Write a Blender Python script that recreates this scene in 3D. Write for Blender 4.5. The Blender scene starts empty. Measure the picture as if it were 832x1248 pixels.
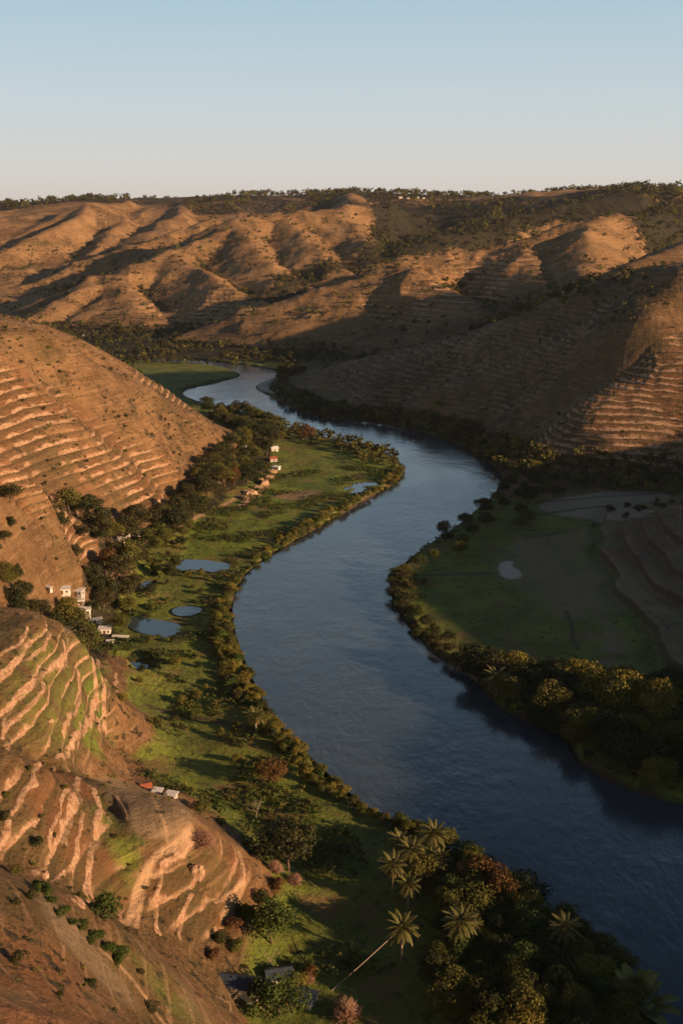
import bpy, bmesh, math, random, time
import numpy as np
from mathutils import Vector, Matrix
T0 = time.time()
rng = np.random.default_rng(7)
random.seed(7)
scene = bpy.context.scene
COL = scene.collection

# ------------------------------------------------------------------ camera geometry
CAM_H = 150.0
FPX = 1400.0                 # focal length in photo pixels (photo 832 x 1248)
PITCH = math.radians(14.5)   # below the horizontal
CP, SP = math.cos(PITCH), math.sin(PITCH)

def ray(px, py):
    u = (px - 416.0) / FPX
    v = (624.0 - py) / FPX
    return u, CP + v * SP, -SP + v * CP

def at_z(px, py, z=0.0):
    a, b, c = ray(px, py)
    t = (z - CAM_H) / c
    return a * t, b * t, z

def at_d(px, py, d):
    a, b, c = ray(px, py)
    t = d / b
    return a * t, d, CAM_H + c * t

# ------------------------------------------------------------------ numpy noise
_ga = np.random.default_rng(99).uniform(0, 2 * math.pi, 65536)
_GC = np.cos(_ga).astype(np.float32) * 1.5; _GS = np.sin(_ga).astype(np.float32) * 1.5
def gnoise(x, y, seed=0):
    x = np.asarray(x, dtype=np.float64); y = np.asarray(y, dtype=np.float64)
    x0 = np.floor(x); y0 = np.floor(y)
    fx = (x - x0).astype(np.float32); fy = (y - y0).astype(np.float32)
    xi = (x0.astype(np.int32) + seed * 37) & 255; yi = (y0.astype(np.int32) + seed * 101) & 255
    xj = (xi + 1) & 255; yj = ((yi + 1) & 255) << 8; yi = yi << 8
    u = fx * fx * (3 - 2 * fx); v = fy * fy * (3 - 2 * fy)
    k = xi | yi; a = _GC[k] * fx + _GS[k] * fy
    k = xj | yi; b = _GC[k] * (fx - 1) + _GS[k] * fy
    a += (b - a) * u
    k = xi | yj; c = _GC[k] * fx + _GS[k] * (fy - 1)
    k = xj | yj; b = _GC[k] * (fx - 1) + _GS[k] * (fy - 1)
    c += (b - c) * u
    return a + (c - a) * v

def fbm(x, y, octv=4, seed=0, gain=0.5):
    s = 0; a = 1.0; f = 1.0
    for i in range(octv):
        s = s + a * gnoise(x * f + 13.7 * i, y * f - 7.3 * i, seed + i); a *= gain; f *= 2.03
    return s

def ridged(x, y, octv=4, seed=0, gain=0.5):
    s = 0; a = 1.0; f = 1.0; w = 1.0
    for i in range(octv):
        n = 1 - np.abs(gnoise(x * f + 3.1 * i, y * f + 9.2 * i, seed + i)) * 1.6
        n = np.clip(n, 0, 1) ** 2
        s = s + a * n * w; w = np.clip(n * 1.4, 0, 1); a *= gain; f *= 2.07
    return s

def sstep(a, b, x):
    t = np.clip((x - a) / (b - a), 0, 1)
    return t * t * (3 - 2 * t)

def sdf_poly(X, Y, P, pad=60.0):
    """signed distance to a closed polygon (negative inside), exact only within pad of its bounds"""
    P = np.asarray(P, float)[:, :2]
    out = np.full(X.shape, pad, float)
    m = (X > P[:, 0].min() - pad) & (X < P[:, 0].max() + pad) & (Y > P[:, 1].min() - pad) & (Y < P[:, 1].max() + pad)
    if not m.any():
        return out
    x = X[m]; y = Y[m]
    d2 = np.full(x.shape, 1e12); ins = np.zeros(x.shape, bool)
    n = len(P)
    for i in range(n):
        ax, ay = P[i]; bx, by = P[(i + 1) % n]
        ex, ey = bx - ax, by - ay
        L = ex * ex + ey * ey + 1e-9
        t = np.clip(((x - ax) * ex + (y - ay) * ey) / L, 0, 1)
        dx = x - ax - t * ex; dy = y - ay - t * ey
        d2 = np.minimum(d2, dx * dx + dy * dy)
        if ay != by:
            c = ((ay > y) != (by > y)) & (x < ex * (y - ay) / (ey if ey else 1e-9) + ax)
            ins ^= c
    d = np.sqrt(d2)
    out[m] = np.where(ins, -d, d)
    return out

def dist_line(X, Y, P, pad=60.0):
    P = np.asarray(P, float)[:, :2]
    out = np.full(X.shape, pad, float)
    m = (X > P[:, 0].min() - pad) & (X < P[:, 0].max() + pad) & (Y > P[:, 1].min() - pad) & (Y < P[:, 1].max() + pad)
    if not m.any():
        return out
    x = X[m]; y = Y[m]; d2 = np.full(x.shape, 1e12)
    for i in range(len(P) - 1):
        ax, ay = P[i]; ex, ey = P[i + 1] - P[i]
        t = np.clip(((x - ax) * ex + (y - ay) * ey) / (ex * ex + ey * ey + 1e-9), 0, 1)
        d2 = np.minimum(d2, (x - ax - t * ex) ** 2 + (y - ay - t * ey) ** 2)
    out[m] = np.sqrt(d2)
    return out

def smooth_poly(P, closed=True, it=2):
    P = [tuple(p[:2]) for p in P]
    for _ in range(it):
        Q = []; n = len(P)
        if not closed: Q.append(P[0])
        for i in range(n if closed else n - 1):
            a = P[i]; b = P[(i + 1) % n]
            Q.append((a[0] * .75 + b[0] * .25, a[1] * .75 + b[1] * .25))
            Q.append((a[0] * .25 + b[0] * .75, a[1] * .25 + b[1] * .75))
        if not closed: Q.append(P[-1])
        P = Q
    return P

# ------------------------------------------------------------------ river outline (surveyed on the water level z = 0)
LB = [(790,1248),(758,1180),(690,1128),(615,1085),(566,1058),(545,1030),(500,1006),(455,990),(420,962),(380,925),(345,890),(318,850),(298,805),(284,765),(283,730),(300,698),
      (345,668),(400,637),(450,608),(486,588),(494,574),(482,556),(440,542),(400,535),(360,524),(315,508),(262,495),(226,484),(221,477),(240,470),(285,462),(296,456),(270,447),(215,441),(150,438)]
RB = [(190,435),(240,438),(352,452),(318,466),(308,474),(338,486),(352,497),(400,510),(450,515),(500,522),(552,538),(592,560),(610,580),(607,597),(588,616),(556,642),(518,666),
      (488,690),(474,706),(476,728),(490,756),(520,790),(550,812),(580,832),(605,862),(650,885),(685,892),(700,930),(750,958),(832,985)]
riv = [at_z(*p) for p in LB] + [(-420,1240,0)] + [(-420,1275,0)] + [at_z(*p) for p in RB] + [(130,270,0),(150,200,0),(190,110,0),(230,20,0),(235,-60,0),(160,-60,0),(150,20,0),(115,110,0),(76,165,0)]
RIVER = smooth_poly(riv, True, 2)

# ------------------------------------------------------------------ terrain control points
ctl = []
def Z(*pts):
    for px, py, z in pts: ctl.append(at_z(px, py, z))
def D(*pts):
    for px, py, d in pts: ctl.append(at_d(px, py, d))
def W(*pts):
    ctl.extend(pts)
# near spur, lower left
Z((0,1075,52),(60,1100,46),(150,1140,34),(200,1180,26),(270,1248,14),(0,1150,56),(0,1248,62),(100,1200,44),(100,1248,50),(200,1248,27),(60,1150,50))
# plateau spur
Z((120,945,30.5),(160,960,28.5),(220,985,26.5),(235,1010,25),(160,1012,28),(130,980,30),(200,1050,24),(262,1035,19),(290,1060,13),(300,1095,8),(250,1075,16),(210,1100,18),(270,1150,9),(160,1115,20),(300,1200,5),(330,1130,4),
  (0,910,50),(60,935,43),(0,960,47),(0,1040,42),(50,1000,41),(100,1000,34),(60,1060,36),(110,1085,27))
# terraced nose behind it
Z((0,905,37),(50,925,31),(100,935,22),(130,925,14),(0,755,50),(0,830,44),(60,770,46),(110,800,34),(140,840,19),(145,870,12),(130,900,11),(60,850,38),(100,870,26),(60,900,33),(170,930,7),(165,860,5),(150,800,6),(175,960,9),(215,965,9))
# ravine slope
Z((0,742,35),(50,750,20),(100,780,7),(0,700,42),(0,650,50),(50,700,30),(50,650,38),(100,700,15),(130,655,20),(0,600,56),(0,575,60),(60,600,50),(135,648,22),(150,690,7),(90,740,9))
Z((0,560,48),(80,595,30),(150,625,13),(190,640,6))
# big terraced hill
Z((0,520,58),(0,480,69),(0,450,78),(0,420,88),(0,390,96.5),(100,470,64),(100,520,50),(100,560,38),(100,440,71),(60,413,84),(100,425,77),(150,440,65),(200,468,48),(240,497,30),(270,520,17),(300,545,7),
  (200,520,34),(200,560,25),(250,570,13),(290,575,5),(150,520,44),(150,570,28),(200,600,12),(170,610,14),(230,610,5),(50,540,48),(50,490,62))
W((-250,820,20),(-200,880,5),(-350,1000,6),(-320,900,30),(-450,1150,8),(-150,800,3),(-420,750,60),(-300,640,110),(-300,500,95),(-300,400,95),(-250,300,85),(-200,220,80),(-180,120,85),(-120,100,72),(-60,60,66),(0,0,70),(0,-100,80),(60,60,30),(40,110,12),(60,150,5),(20,150,10),(-200,0,95),(-500,500,120),(-500,300,115),(-700,800,90))
# left flat
for p in [(320,1248),(340,1180),(400,1200),(450,1150),(500,1240),(600,1200),(700,1240),(380,1100),(340,1050),(420,1050),(480,1060),(290,1000),(250,970),(330,950),(220,900),(280,900),(190,850),(240,820),(170,780),(240,760),(180,730),
          (240,700),(220,650),(300,620),(360,590),(420,600),(460,570),(350,550),(400,545),(420,640),(310,560),(260,640),(330,530),(345,540),(345,560),(365,560),(330,575),(380,545)]:
    ctl.append(at_z(p[0], p[1], 2.0))
for p in [(200,455),(250,460),(60,425),(120,425),(200,426),(300,432),(380,440),(340,432),(220,470)]:
    ctl.append(at_z(p[0], p[1], 2.5))
for p in [(340,760),(420,700),(500,640),(560,590),(400,830),(500,900),(620,1000),(700,1100),(800,1200),(600,900),(760,1050),(450,530),(330,460),(300,450),(300,490),(820,1100)]:
    ctl.append(at_z(p[0], p[1], 1.5))
W((150,100,1.5),(190,20,1.5),(200,-60,1.5),(130,-40,6),(280,-50,20),(110,30,8))
Z((400,431,4),(330,430,3),(450,436,4))
# dark right hill
D((400,445,1080),(470,430,1020),(540,415,960),(600,397,920),(650,385,880),(700,370,850),(780,345,810),(832,328,790),
  (750,574,650),(750,540,665),(760,500,690),(760,455,715),(800,405,745),(832,372,775),(820,560,640),(832,440,715),(832,510,675),
  (640,500,760),(640,540,724),(660,470,780),(600,460,860),(560,470,860),(520,490,845),(560,430,920),(640,430,850),(700,405,820),(700,440,780),(700,500,705),(690,545,680))
Z((480,513,2),(420,500,3),(560,530,2),(620,560,2.5),(640,575,3),(700,590,3.5),(750,598,3.5),(380,456,4),(400,480,3),(832,592,6))
W((150,1120,22),(230,1040,50),(320,960,70),(60,1180,8),(300,1100,40),(450,950,80),(500,800,90))
# right flat + knoll
Z((832,618,20),(832,650,17),(832,690,13.5),(780,645,12),(720,660,4.5),(700,640,3),(832,740,9),(832,800,7),(832,850,4),(780,730,6.5),(740,780,3),(760,830,3),(600,700,2),(660,700,2),(560,740,2),(640,760,2),(680,740,3),(620,620,2.5),(660,600,2.5),(580,660,2),
  (520,720,1.8),(620,810,1.8),(700,830,2),(760,880,2),(820,930,2),(690,690,3),(740,700,4.5))
# ridge beyond the right edge, which throws the evening shade on the flats
W((300,-100,73),(300,0,75),(300,100,76),(300,200,73),(302,300,74),(312,400,82),(330,500,82),(360,600,62),(390,700,72),(200,200,22),(205,300,18),(215,400,26),(235,500,32),(262,600,30),(230,100,22),(150,260,3),(150,330,5),(175,430,14),
  (450,0,66),(450,200,60),(470,400,75),(500,600,62),(700,0,60),(700,400,70),(700,800,85),(900,1200,90),(600,1200,75),(900,-300,60),(0,-500,80),(-600,0,110),(-900,-300,100))
# far hills: floors between the ridges and the plateau behind (the ridges are raised on top)
D((80,247,2750),(200,245,2800),(300,240,2800),(420,236,2700),(500,241,2600),(560,244,2600),(620,239,2500),(700,236,2400),(770,230,2300),(832,231,2300),(0,256,2700))
W((-500,1700,12),(-300,1600,10),(-150,1500,8),(-100,1700,25),(0,1500,25),(50,1250,20),(100,1450,24),(200,1650,40),(300,1900,62),(100,1800,40),(0,2000,62),(-150,2200,66),(-300,2000,50),(-500,2000,35),(-600,2300,75),(-300,2400,110),(0,2350,105),(300,2200,115),(500,2000,150),
  (450,1350,60),(300,1250,34),(600,1500,85),(-800,2400,110))
Z((60,405,4),(130,408,4),(200,415,4),(0,400,4),(250,415,3))
W((-500,1450,5),(-700,1700,20),(-800,1200,60),(-1000,2000,80),(-1200,1500,120))
for x in (-2500,-1200,0,1200,2500):
    W((x,3300,172),(x,4500,165),(x,7000,150),(x,9500,140))
W((-700,5200,225),(-850,5200,222),(-550,5300,215),(-1200,3300,170),(-900,2600,165))
ctl = np.array(ctl, float)
# drop near-duplicates
keep = []
for i, c in enumerate(ctl):
    if all((c[0]-ctl[j][0])**2 + (c[1]-ctl[j][1])**2 > 9 for j in keep): keep.append(i)
ctl = ctl[keep]

# ------------------------------------------------------------------ radial survey sheet
OX, OY = 0.0, -80.0
th_nodes = np.concatenate([np.linspace(-110, -27, 60, endpoint=False), np.linspace(-27, 27, 1000, endpoint=False), np.linspace(27, 110, 60)])
TH = np.radians(th_nodes)
def _rn():
    r = [12.0]
    while r[-1] < 7500:
        x = r[-1]
        k = 0.03 if x < 150 else (0.0017 if x < 560 else 0.0012 if x < 780 else (0.0030 if x < 3000 else 0.02))
        if 150 <= x < 190: k = 0.004
        r.append(x * (1 + k))
    return np.array(r)
RR = _rn()
SINT, COST = np.sin(TH), np.cos(TH)
GX = OX + RR[:, None] * SINT[None, :]
GY = OY + RR[:, None] * COST[None, :]
NR, NT = GX.shape

# RBF  (kernel r^1.5 + plane)
S = 1000.0
cx, cy, cz = ctl[:, 0] / S, ctl[:, 1] / S, ctl[:, 2]
n = len(ctl)
A = np.zeros((n + 3, n + 3))
r2 = (cx[:, None] - cx[None]) ** 2 + (cy[:, None] - cy[None]) ** 2
A[:n, :n] = -(r2 ** 0.75)
A[:n, :n] += -np.eye(n) * (-1e-5)
A[:n, n] = 1; A[:n, n + 1] = cx; A[:n, n + 2] = cy
A[n, :n] = 1; A[n + 1, :n] = cx; A[n + 2, :n] = cy
sol = np.linalg.solve(A, np.concatenate([cz, [0, 0, 0]]))
def rbf(x, y):
    sh = x.shape; x = x.ravel() / S; y = y.ravel() / S
    out = np.empty(x.shape)
    for i in range(0, len(x), 20000):
        a = x[i:i + 20000, None] - cx; b = y[i:i + 20000, None] - cy
        q = np.sqrt(np.sqrt(a * a + b * b)) ** 3
        out[i:i + 20000] = -q @ sol[:n] + sol[n] + sol[n + 1] * x[i:i + 20000] + sol[n + 2] * y[i:i + 20000]
    return out.reshape(sh)
ri = np.unique(np.concatenate([np.arange(0, NR, 6), [NR - 1]])); ti = np.unique(np.concatenate([np.arange(0, NT, 5), [NT - 1]]))
coarse = rbf(GX[np.ix_(ri, ti)], GY[np.ix_(ri, ti)])
tmp = np.empty((len(ri), NT))
for k in range(len(ri)): tmp[k] = np.interp(np.arange(NT), ti, coarse[k])
H = np.empty((NR, NT))
w = np.interp(np.arange(NR), ri, np.arange(len(ri)))
i0 = np.minimum(w.astype(int), len(ri) - 2); f = (w - i0)[:, None]
H = tmp[i0] * (1 - f) + tmp[i0 + 1] * f
print('rbf', n, NR, NT, round(time.time() - T0, 1))

# far ridges: crest lines with their own heights, flanks cut by gullies that run down from the crest
RIDGES = [
 (.50, 23, [(205,418,1370),(260,395,1385),(330,370,1400),(400,350,1410),(440,340,1420),(490,320,1430),(560,310,1460),(640,290,1490),(720,266,1520),(765,262,1580),(832,262,1700)]),
 (.40, 9, [(490,320,1430),(540,346,1340),(590,374,1240)]),
 (.40, 9, [(640,290,1490),(655,325,1370),(665,355,1270)]),
 (.42, 8, [(330,370,1400),(370,396,1320),(420,425,1260)]),
 (.42, 8, [(420,346,1415),(450,370,1350),(480,402,1260)]),
 (.40, 9, [(720,266,1520),(715,300,1400),(710,335,1280)]),
 (.50, 25, [(470,244,2150),(420,250,2050),(380,256,2000),(340,261,1970),(285,268,1930),(262,284,1870),(200,308,1790),(150,326,1720),(90,356,1630),(30,388,1560),(5,410,1480)]),
 (.42, 10, [(200,308,1790),(238,330,1700),(290,360,1570),(310,378,1500)]),
 (.42, 10, [(285,268,1930),(310,300,1800),(350,335,1680)]),
 (.42, 10, [(345,261,1970),(375,290,1850),(405,318,1720)]),
 (.42, 10, [(400,252,2020),(440,285,1900),(455,305,1780)]),
 (.42, 8, [(130,332,1700),(150,360,1600),(180,388,1520)]),
 (.48, 20, [(262,266,2200),(240,275,2150),(170,295,2080),(115,312,2040),(40,345,1950),(0,360,1900),(-60,385,1800)]),
 (.44, 20, [(150,246,2700),(108,248,2550),(98,262,2450),(60,280,2350),(20,300,2250),(-30,325,2150)]),
 (.40, 9, [(108,248,2550),(150,268,2450),(125,300,2300)]),
 (.40, 9, [(230,246,2700),(215,262,2520),(190,280,2350)]),
 (.40, 9, [(0,268,2600),(-40,290,2450)]),
 (.44, 20, [(430,236,2600),(445,255,2350),(490,284,2150),(520,300,2020)]),
 (.44, 20, [(832,231,2250),(760,233,2100),(700,245,2050),(640,260,1990),(560,280,1900),(500,298,1800)]),
 (.40, 9, [(560,244,2550),(600,256,2350),(590,268,2150)]),
 (.40, 10, [(860,290,1170),(832,298,1150),(790,312,1120),(750,330,1090),(715,346,1070),(680,362,1060)]),
 (.40, 10, [(832,245,1900),(800,268,1750),(790,285,1640)]),
]
ny0 = int(np.searchsorted(RR, 950)); ny1 = int(np.searchsorted(RR, 3600))
tx = GX[ny0:ny1]; ty = GY[ny0:ny1]
wxx = tx + 14 * fbm(tx / 190, ty / 190, 3, 131); wyy = ty + 14 * fbm(tx / 190, ty / 190, 3, 141)
tent = np.full(tx.shape, -50.0)
for k, (sl_, amp, P) in enumerate(RIDGES):
    Q = np.array([at_d(*p) for p in P]); best = np.full(tx.shape, 1e12); zz = np.zeros(tx.shape); aa = np.zeros(tx.shape); acc = 0
    for i in range(len(Q) - 1):
        e = Q[i + 1] - Q[i]; L = math.hypot(e[0], e[1])
        t = np.clip(((wxx - Q[i][0]) * e[0] + (wyy - Q[i][1]) * e[1]) / (L * L), 0, 1)
        d2 = (wxx - Q[i][0] - t * e[0]) ** 2 + (wyy - Q[i][1] - t * e[1]) ** 2
        mm = d2 < best
        best = np.where(mm, d2, best); zz = np.where(mm, Q[i][2] + t * e[2], zz); aa = np.where(mm, acc + t * L, aa)
        acc += L
    dd = np.sqrt(best)
    gul = np.abs(gnoise(aa / 105 + k * 17, dd / 900 + k, 200 + k)) * 1.5 + 0.45 * np.abs(gnoise(aa / 27 + k * 7, dd / 160, 230 + k)) + .2 * np.abs(gnoise(aa / 11 + k * 5, dd / 70, 260 + k))
    tz = zz - sl_ * (np.sqrt(best + 9 ** 2) - 9) - amp * gul * sstep(8, 90, dd)
    # soft maximum
    q = np.clip(0.5 + 0.5 * (tz - tent) / 3.0, 0, 1)
    tent = tent * (1 - q) + tz * q + 3.0 * q * (1 - q)
b_ = H[ny0:ny1]
q = np.clip(0.5 + 0.5 * (tent - b_) / 5.0, 0, 1)
H[ny0:ny1] = b_ * (1 - q) + tent * q + 5.0 * q * (1 - q)
print('ridges', round(time.time() - T0, 1))

# river distance
SD = sdf_poly(GX, GY, RIVER, 60)
# relief: gullies and spurs
far = sstep(900, 1500, GY)
hill = sstep(5, 34, H)
wx = GX + 60 * fbm(GX / 320, GY / 320, 2, 31); wy = GY + 60 * fbm(GX / 320, GY / 320, 2, 41)
rel_far = (ridged(wx / 120, wy / 120, 4, 11, 0.5) - 0.75) * 5 + fbm(GX / 40, GY / 40, 4, 17) * 1.6
plat = sstep(2350, 2900, GY)
rel_near = (ridged(wx / 150, wy / 150, 1, 21, 0.45) - 0.6) * 4.0
left_smooth = 1.0
FINE = hill * (1 - far) * (ridged(wx / 110, wy / 110, 4, 21, 0.45) * 1.2 + fbm(GX / 22, GY / 22, 4, 27) * 0.9 - .9)
H = H + hill * (far * rel_far * (1 - 0.6 * plat) + (1 - far) * (rel_near)) + FINE
H = H + plat * fbm(GX / 700, GY / 700, 3, 71) * 10
H = H + (1 - hill) * fbm(GX / 30, GY / 30, 3, 51) * 0.5
# flats never dip under water except in river
H = np.where(SD > 0, np.maximum(H, 0.9 + 0.25 * fbm(GX / 12, GY / 12, 3, 61)), H)
edge = SD + 1.6 * fbm(GX / 14, GY / 14, 3, 81)
H = H * sstep(-1.0, 3.0, edge) + (-2.5) * (1 - sstep(-1.0, 3.0, edge))
fi_th = np.arange(NT)

def sampler(F):
    def s(x, y):
        x = np.atleast_1d(np.asarray(x, float)); y = np.atleast_1d(np.asarray(y, float))
        dx = x - OX; dy = y - OY
        r = np.hypot(dx, dy); t = np.arctan2(dx, dy)
        a = np.interp(r, RR, np.arange(NR)); b = np.interp(t, TH, fi_th)
        ia = np.minimum(a.astype(int), NR - 2); ib = np.minimum(b.astype(int), NT - 2)
        fa = a - ia; fb = b - ib
        return (F[ia, ib] * (1 - fa) * (1 - fb) + F[ia + 1, ib] * fa * (1 - fb) + F[ia, ib + 1] * (1 - fa) * fb + F[ia + 1, ib + 1] * fa * fb)
    return s
height = sampler(H)

def hits(P):
    """photo points -> where their sight lines first meet the ground"""
    P = np.asarray(P, float)
    u = (P[:, 0] - 416) / FPX; v = (624 - P[:, 1]) / FPX
    dy = CP + v * SP; dz = -SP + v * CP; dx = u
    t = np.full(len(P), 60.0); done = np.zeros(len(P), bool)
    prev = t.copy()
    for k in range(1600):
        z = CAM_H + dz * t
        g = height(dx * t, dy * t)
        below = z < g
        newly = below & ~done
        done |= below
        if done.all(): break
        step = np.maximum(t * 0.003, 0.3)
        prev = np.where(done, prev, t)
        t = np.where(done, t, t + step)
        if t.min() > 9000: break
    lo, hi = prev, t
    for k in range(14):
        m = (lo + hi) / 2
        b = (CAM_H + dz * m) < height(dx * m, dy * m)
        hi = np.where(b, m, hi); lo = np.where(b, lo, m)
    return np.stack([dx * hi, dy * hi, CAM_H + dz * hi], 1), done

def hit(px, py):
    p, d = hits([(px, py)])
    return p[0]

def ground_poly(P, closed=True, it=2):
    """outline given on the photo, surveyed on the ground"""
    Q = []
    n_ = len(P)
    pts, ok = hits(P)
    return smooth_poly([tuple(p[:2]) for p, o in zip(pts, ok) if o], closed, it)
# ------------------------------------------------------------------ surveyed regions
def region(P, soft=3.0, pad=60, it=2):
    """1 inside the outline, 0 outside"""
    return sstep(soft, -soft, sdf_poly(GX, GY, ground_poly(P, True, it), pad))

def fold(P, amp, w_):
    global H
    d_ = dist_line(GX, GY, ground_poly(P, False, 2), 90); H = H + amp * np.exp(-(d_ / w_) ** 2) * sstep(4, 14, H)
fold([(75,440),(130,478),(190,505),(240,532),(280,555)], 12, 17)
fold([(60,450),(110,500),(160,535),(205,580)], -9, 12)
fold([(20,590),(70,625),(110,660)], -5, 9)
fold([(0,665),(50,700),(90,735)], -7, 10)
fold([(0,625),(60,665),(100,700)], 5, 9)
fold([(775,400),(690,430),(600,465),(530,495)], 10, 26)
fold([(760,440),(700,470),(650,512),(620,550)], -8, 18)
fold([(690,388),(620,422),(540,452),(450,492)], -7, 22)
TQ = np.zeros_like(H); TWT = np.zeros_like(H)
def terrace(mask, step, rf, tilt=0.25, wob=0.8, wl=25, seed=0, phase=0.0):
    """cut the slope into treads and risers; returns the riser mask"""
    global H, TQ, TWT
    H = H - FINE * np.clip(mask, 0, 1) * .85
    n_ = fbm(GX / wl, GY / wl, 2, seed, .35) * wob + phase
    q = (H + n_) / step
    mk = mask > .02
    TQ = np.where(mk, q + rf, TQ); TWT = np.where(mk, np.maximum(TWT, 0) * 0 + mask, TWT)
    f = q - np.floor(q)
    tread = f / (1 - rf) * tilt
    rise = tilt + (1 - tilt) * sstep(0, 1, (f - (1 - rf)) / rf)
    gf = np.where(f < 1 - rf, tread, rise)
    H = H + step * (gf - f) * mask
    b_ = np.clip((f - (1 - rf)) / rf, 0, 1)
    return mask * sstep(.1, .4, b_) * sstep(1, .8, b_)

T_big = region([(-20,440),(20,440),(70,455),(120,500),(160,525),(205,555),(240,590),(205,622),(140,612),(90,590),(40,575),(-20,570)], 5)
T_top = region([(160,468),(205,470),(240,502),(215,505),(180,490)], 4)
T_low = region([(225,560),(262,560),(300,572),(270,592),(225,590)], 3)
T_small = region([(-20,578),(60,594),(100,618),(142,648),(120,656),(70,636),(20,618),(-20,612)], 2)
T_nose = region([(-30,752),(70,768),(115,800),(148,845),(138,900),(100,935),(40,925),(-30,905)], 2)
T_mid = region([(-30,905),(70,935),(128,950),(150,1000),(165,1050),(165,1118),(110,1105),(50,1075),(-30,1050)], 2)
T_cliff = region([(165,1040),(200,1020),(238,1012),(285,1030),(305,1060),(300,1130),(260,1150),(170,1120)], 2)
T_near = region([(-30,1060),(60,1095),(160,1140),(270,1240),(250,1290),(-30,1290)], 3)
T_right = region([(640,575),(700,590),(860,585),(860,900),(780,850),(735,800),(690,740),(640,690)], 3)
T_dark = region([(390,452),(470,428),(600,396),(700,372),(760,352),(700,440),(640,500),(560,500),(480,500),(400,480)], 8)
T_lit = region([(840,400),(790,420),(740,460),(700,500),(650,520),(640,560),(700,575),(840,575)], 4)
T_face = region([(440,345),(520,318),(640,296),(650,330),(590,375),(520,390),(440,390)], 15, 120)
T_base = region([(150,360),(230,335),(290,355),(310,385),(180,398)], 12, 120)
def brk(seed, lo=-.35, hi=.15, wl=40):
    return sstep(lo, hi, fbm(GX / wl, GY / wl, 3, seed))
RIS = .8 * terrace(T_big * (.35 + .65 * brk(301, -.6, .1, 45)), 3.9, .36, .45, 1.7, 60, 1)
RIS = np.maximum(RIS, terrace(T_top, 2.8, .34, .3, 1.0, 40, 2) * .8)
RIS = np.maximum(RIS, terrace(T_low, 2.8, .34, .3, 1.0, 40, 2))
RIS = np.maximum(RIS, terrace(T_small, 2.6, .34, .3, .8, 40, 3))
RIS = np.maximum(RIS, terrace(T_nose, 4.2, .26, .55, 2.6, 48, 4) * (.35 + .65 * brk(314, -.5, .1, 14)))
RIS = np.maximum(RIS, terrace(T_mid, 4.6, .26, .55, 3.0, 50, 5) * (.3 + .7 * brk(315, -.4, .2, 14)))
RIS = np.maximum(RIS, terrace(T_cliff, 4.0, .24, .45, 2.8, 34, 6) * (.3 + .7 * brk(316, -.4, .2, 12)))
RISN = terrace(T_near, 4.5, .30, .7, 2.0, 40, 7)
RISR = terrace(T_right * sstep(4.2, 5.0, H), 3.4, .16, .12, .35, 50, 8, 0.6)
RISD = terrace(T_dark, 3.2, .3, .3, .8, 50, 9)
RISL = terrace(T_lit, 3.4, .3, .25, 1.2, 40, 10)
RISF = terrace(T_face * brk(305, -.5, .1, 120), 5.0, .35, .35, 1.4, 90, 11)
RISF = np.maximum(RISF, terrace(T_base * brk(306, -.6, .1, 100), 5.0, .35, .35, 1.4, 90, 12))
print('terraces', round(time.time() - T0, 1))
# eroded scars on the near cliffs
scar = sstep(.12, .42, ridged(GX / 17, GY / 17, 3, 311) - .95 + .35 * fbm(GX / 50, GY / 50, 2, 312)) * np.clip(T_mid * .9 + T_cliff + T_nose * .35, 0, 1)
H -= scar * .5
RIS = np.clip(RIS * (0.55 + .9 * sstep(-.5, .3, fbm(GX / 9, GY / 9, 3, 313))) + scar * .35, 0, 1)

lines = [([(120,805),(114,835),(113,860),(115,870),(95,900),(70,925)],.8),([(140,820),(142,840),(124,875),(120,890)],.8),([(80,785),(82,810),(60,815),(40,830),(22,843)],.8),([(96,820),(96,845),(86,880),(78,900)],.5),
 ([(55,835),(45,855),(20,880),(5,893)],.7),([(35,765),(30,785),(0,800)],.7),([(60,772),(55,790),(30,806),(0,822)],.5),([(20,845),(8,880),(0,900)],.6),([(65,936),(45,950),(30,962),(14,990),(8,1015)],.8),([(82,961),(70,996),(60,1031)],.45),([(96,948),(93,981),(75,1026)],1.1),
 ([(115,960),(120,981),(118,1011),(112,1051),(105,1081),(95,1103)],1.0),([(140,971),(150,991),(152,998)],.6),([(202,1056),(190,1091),(187,1121),(192,1138)],.7),([(235,1091),(220,1111),(220,1146)],.5),([(295,1051),(297,1076),(275,1096),(262,1100)],.6),
 ([(5,1015),(0,1045)],.8),([(100,990),(98,1020),(90,1050),(60,1075)],.5),([(240,1020),(215,1042),(205,1060)],.9)]
height = sampler(H); LINE = np.zeros_like(H)
for P_, w_ in lines:
    q_ = ground_poly(P_, False, 2); d_ = dist_line(GX + .8 * fbm(GX / 7, GY / 7, 2, 391), GY, q_, 20)
    LINE = np.maximum(LINE, sstep(w_ * .85, w_ * .3, d_ * (1 + .45 * fbm(GX / 4, GY / 4, 2, 392))))
for P_ in ([(42,818),(60,806),(82,798),(83,812),(70,820),(50,821)],[(22,890),(35,878),(48,872),(48,885),(32,890)],[(78,1103),(105,1082),(113,1103),(95,1118),(80,1112)],[(30,1064),(55,1040),(70,1045),(65,1060),(45,1072)],[(200,1022),(235,1013),(238,1030),(215,1050),(205,1042)]):
    LINE = np.maximum(LINE, sstep(.4, -.6, sdf_poly(GX, GY, ground_poly(P_, True, 1), 20) + .9 + 1.4 * fbm(GX / 5, GY / 5, 3, 393)))
H = H + LINE * .25
RIS = np.clip(np.maximum(RIS * .25, LINE * 1.0), 0, 1)

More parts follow.
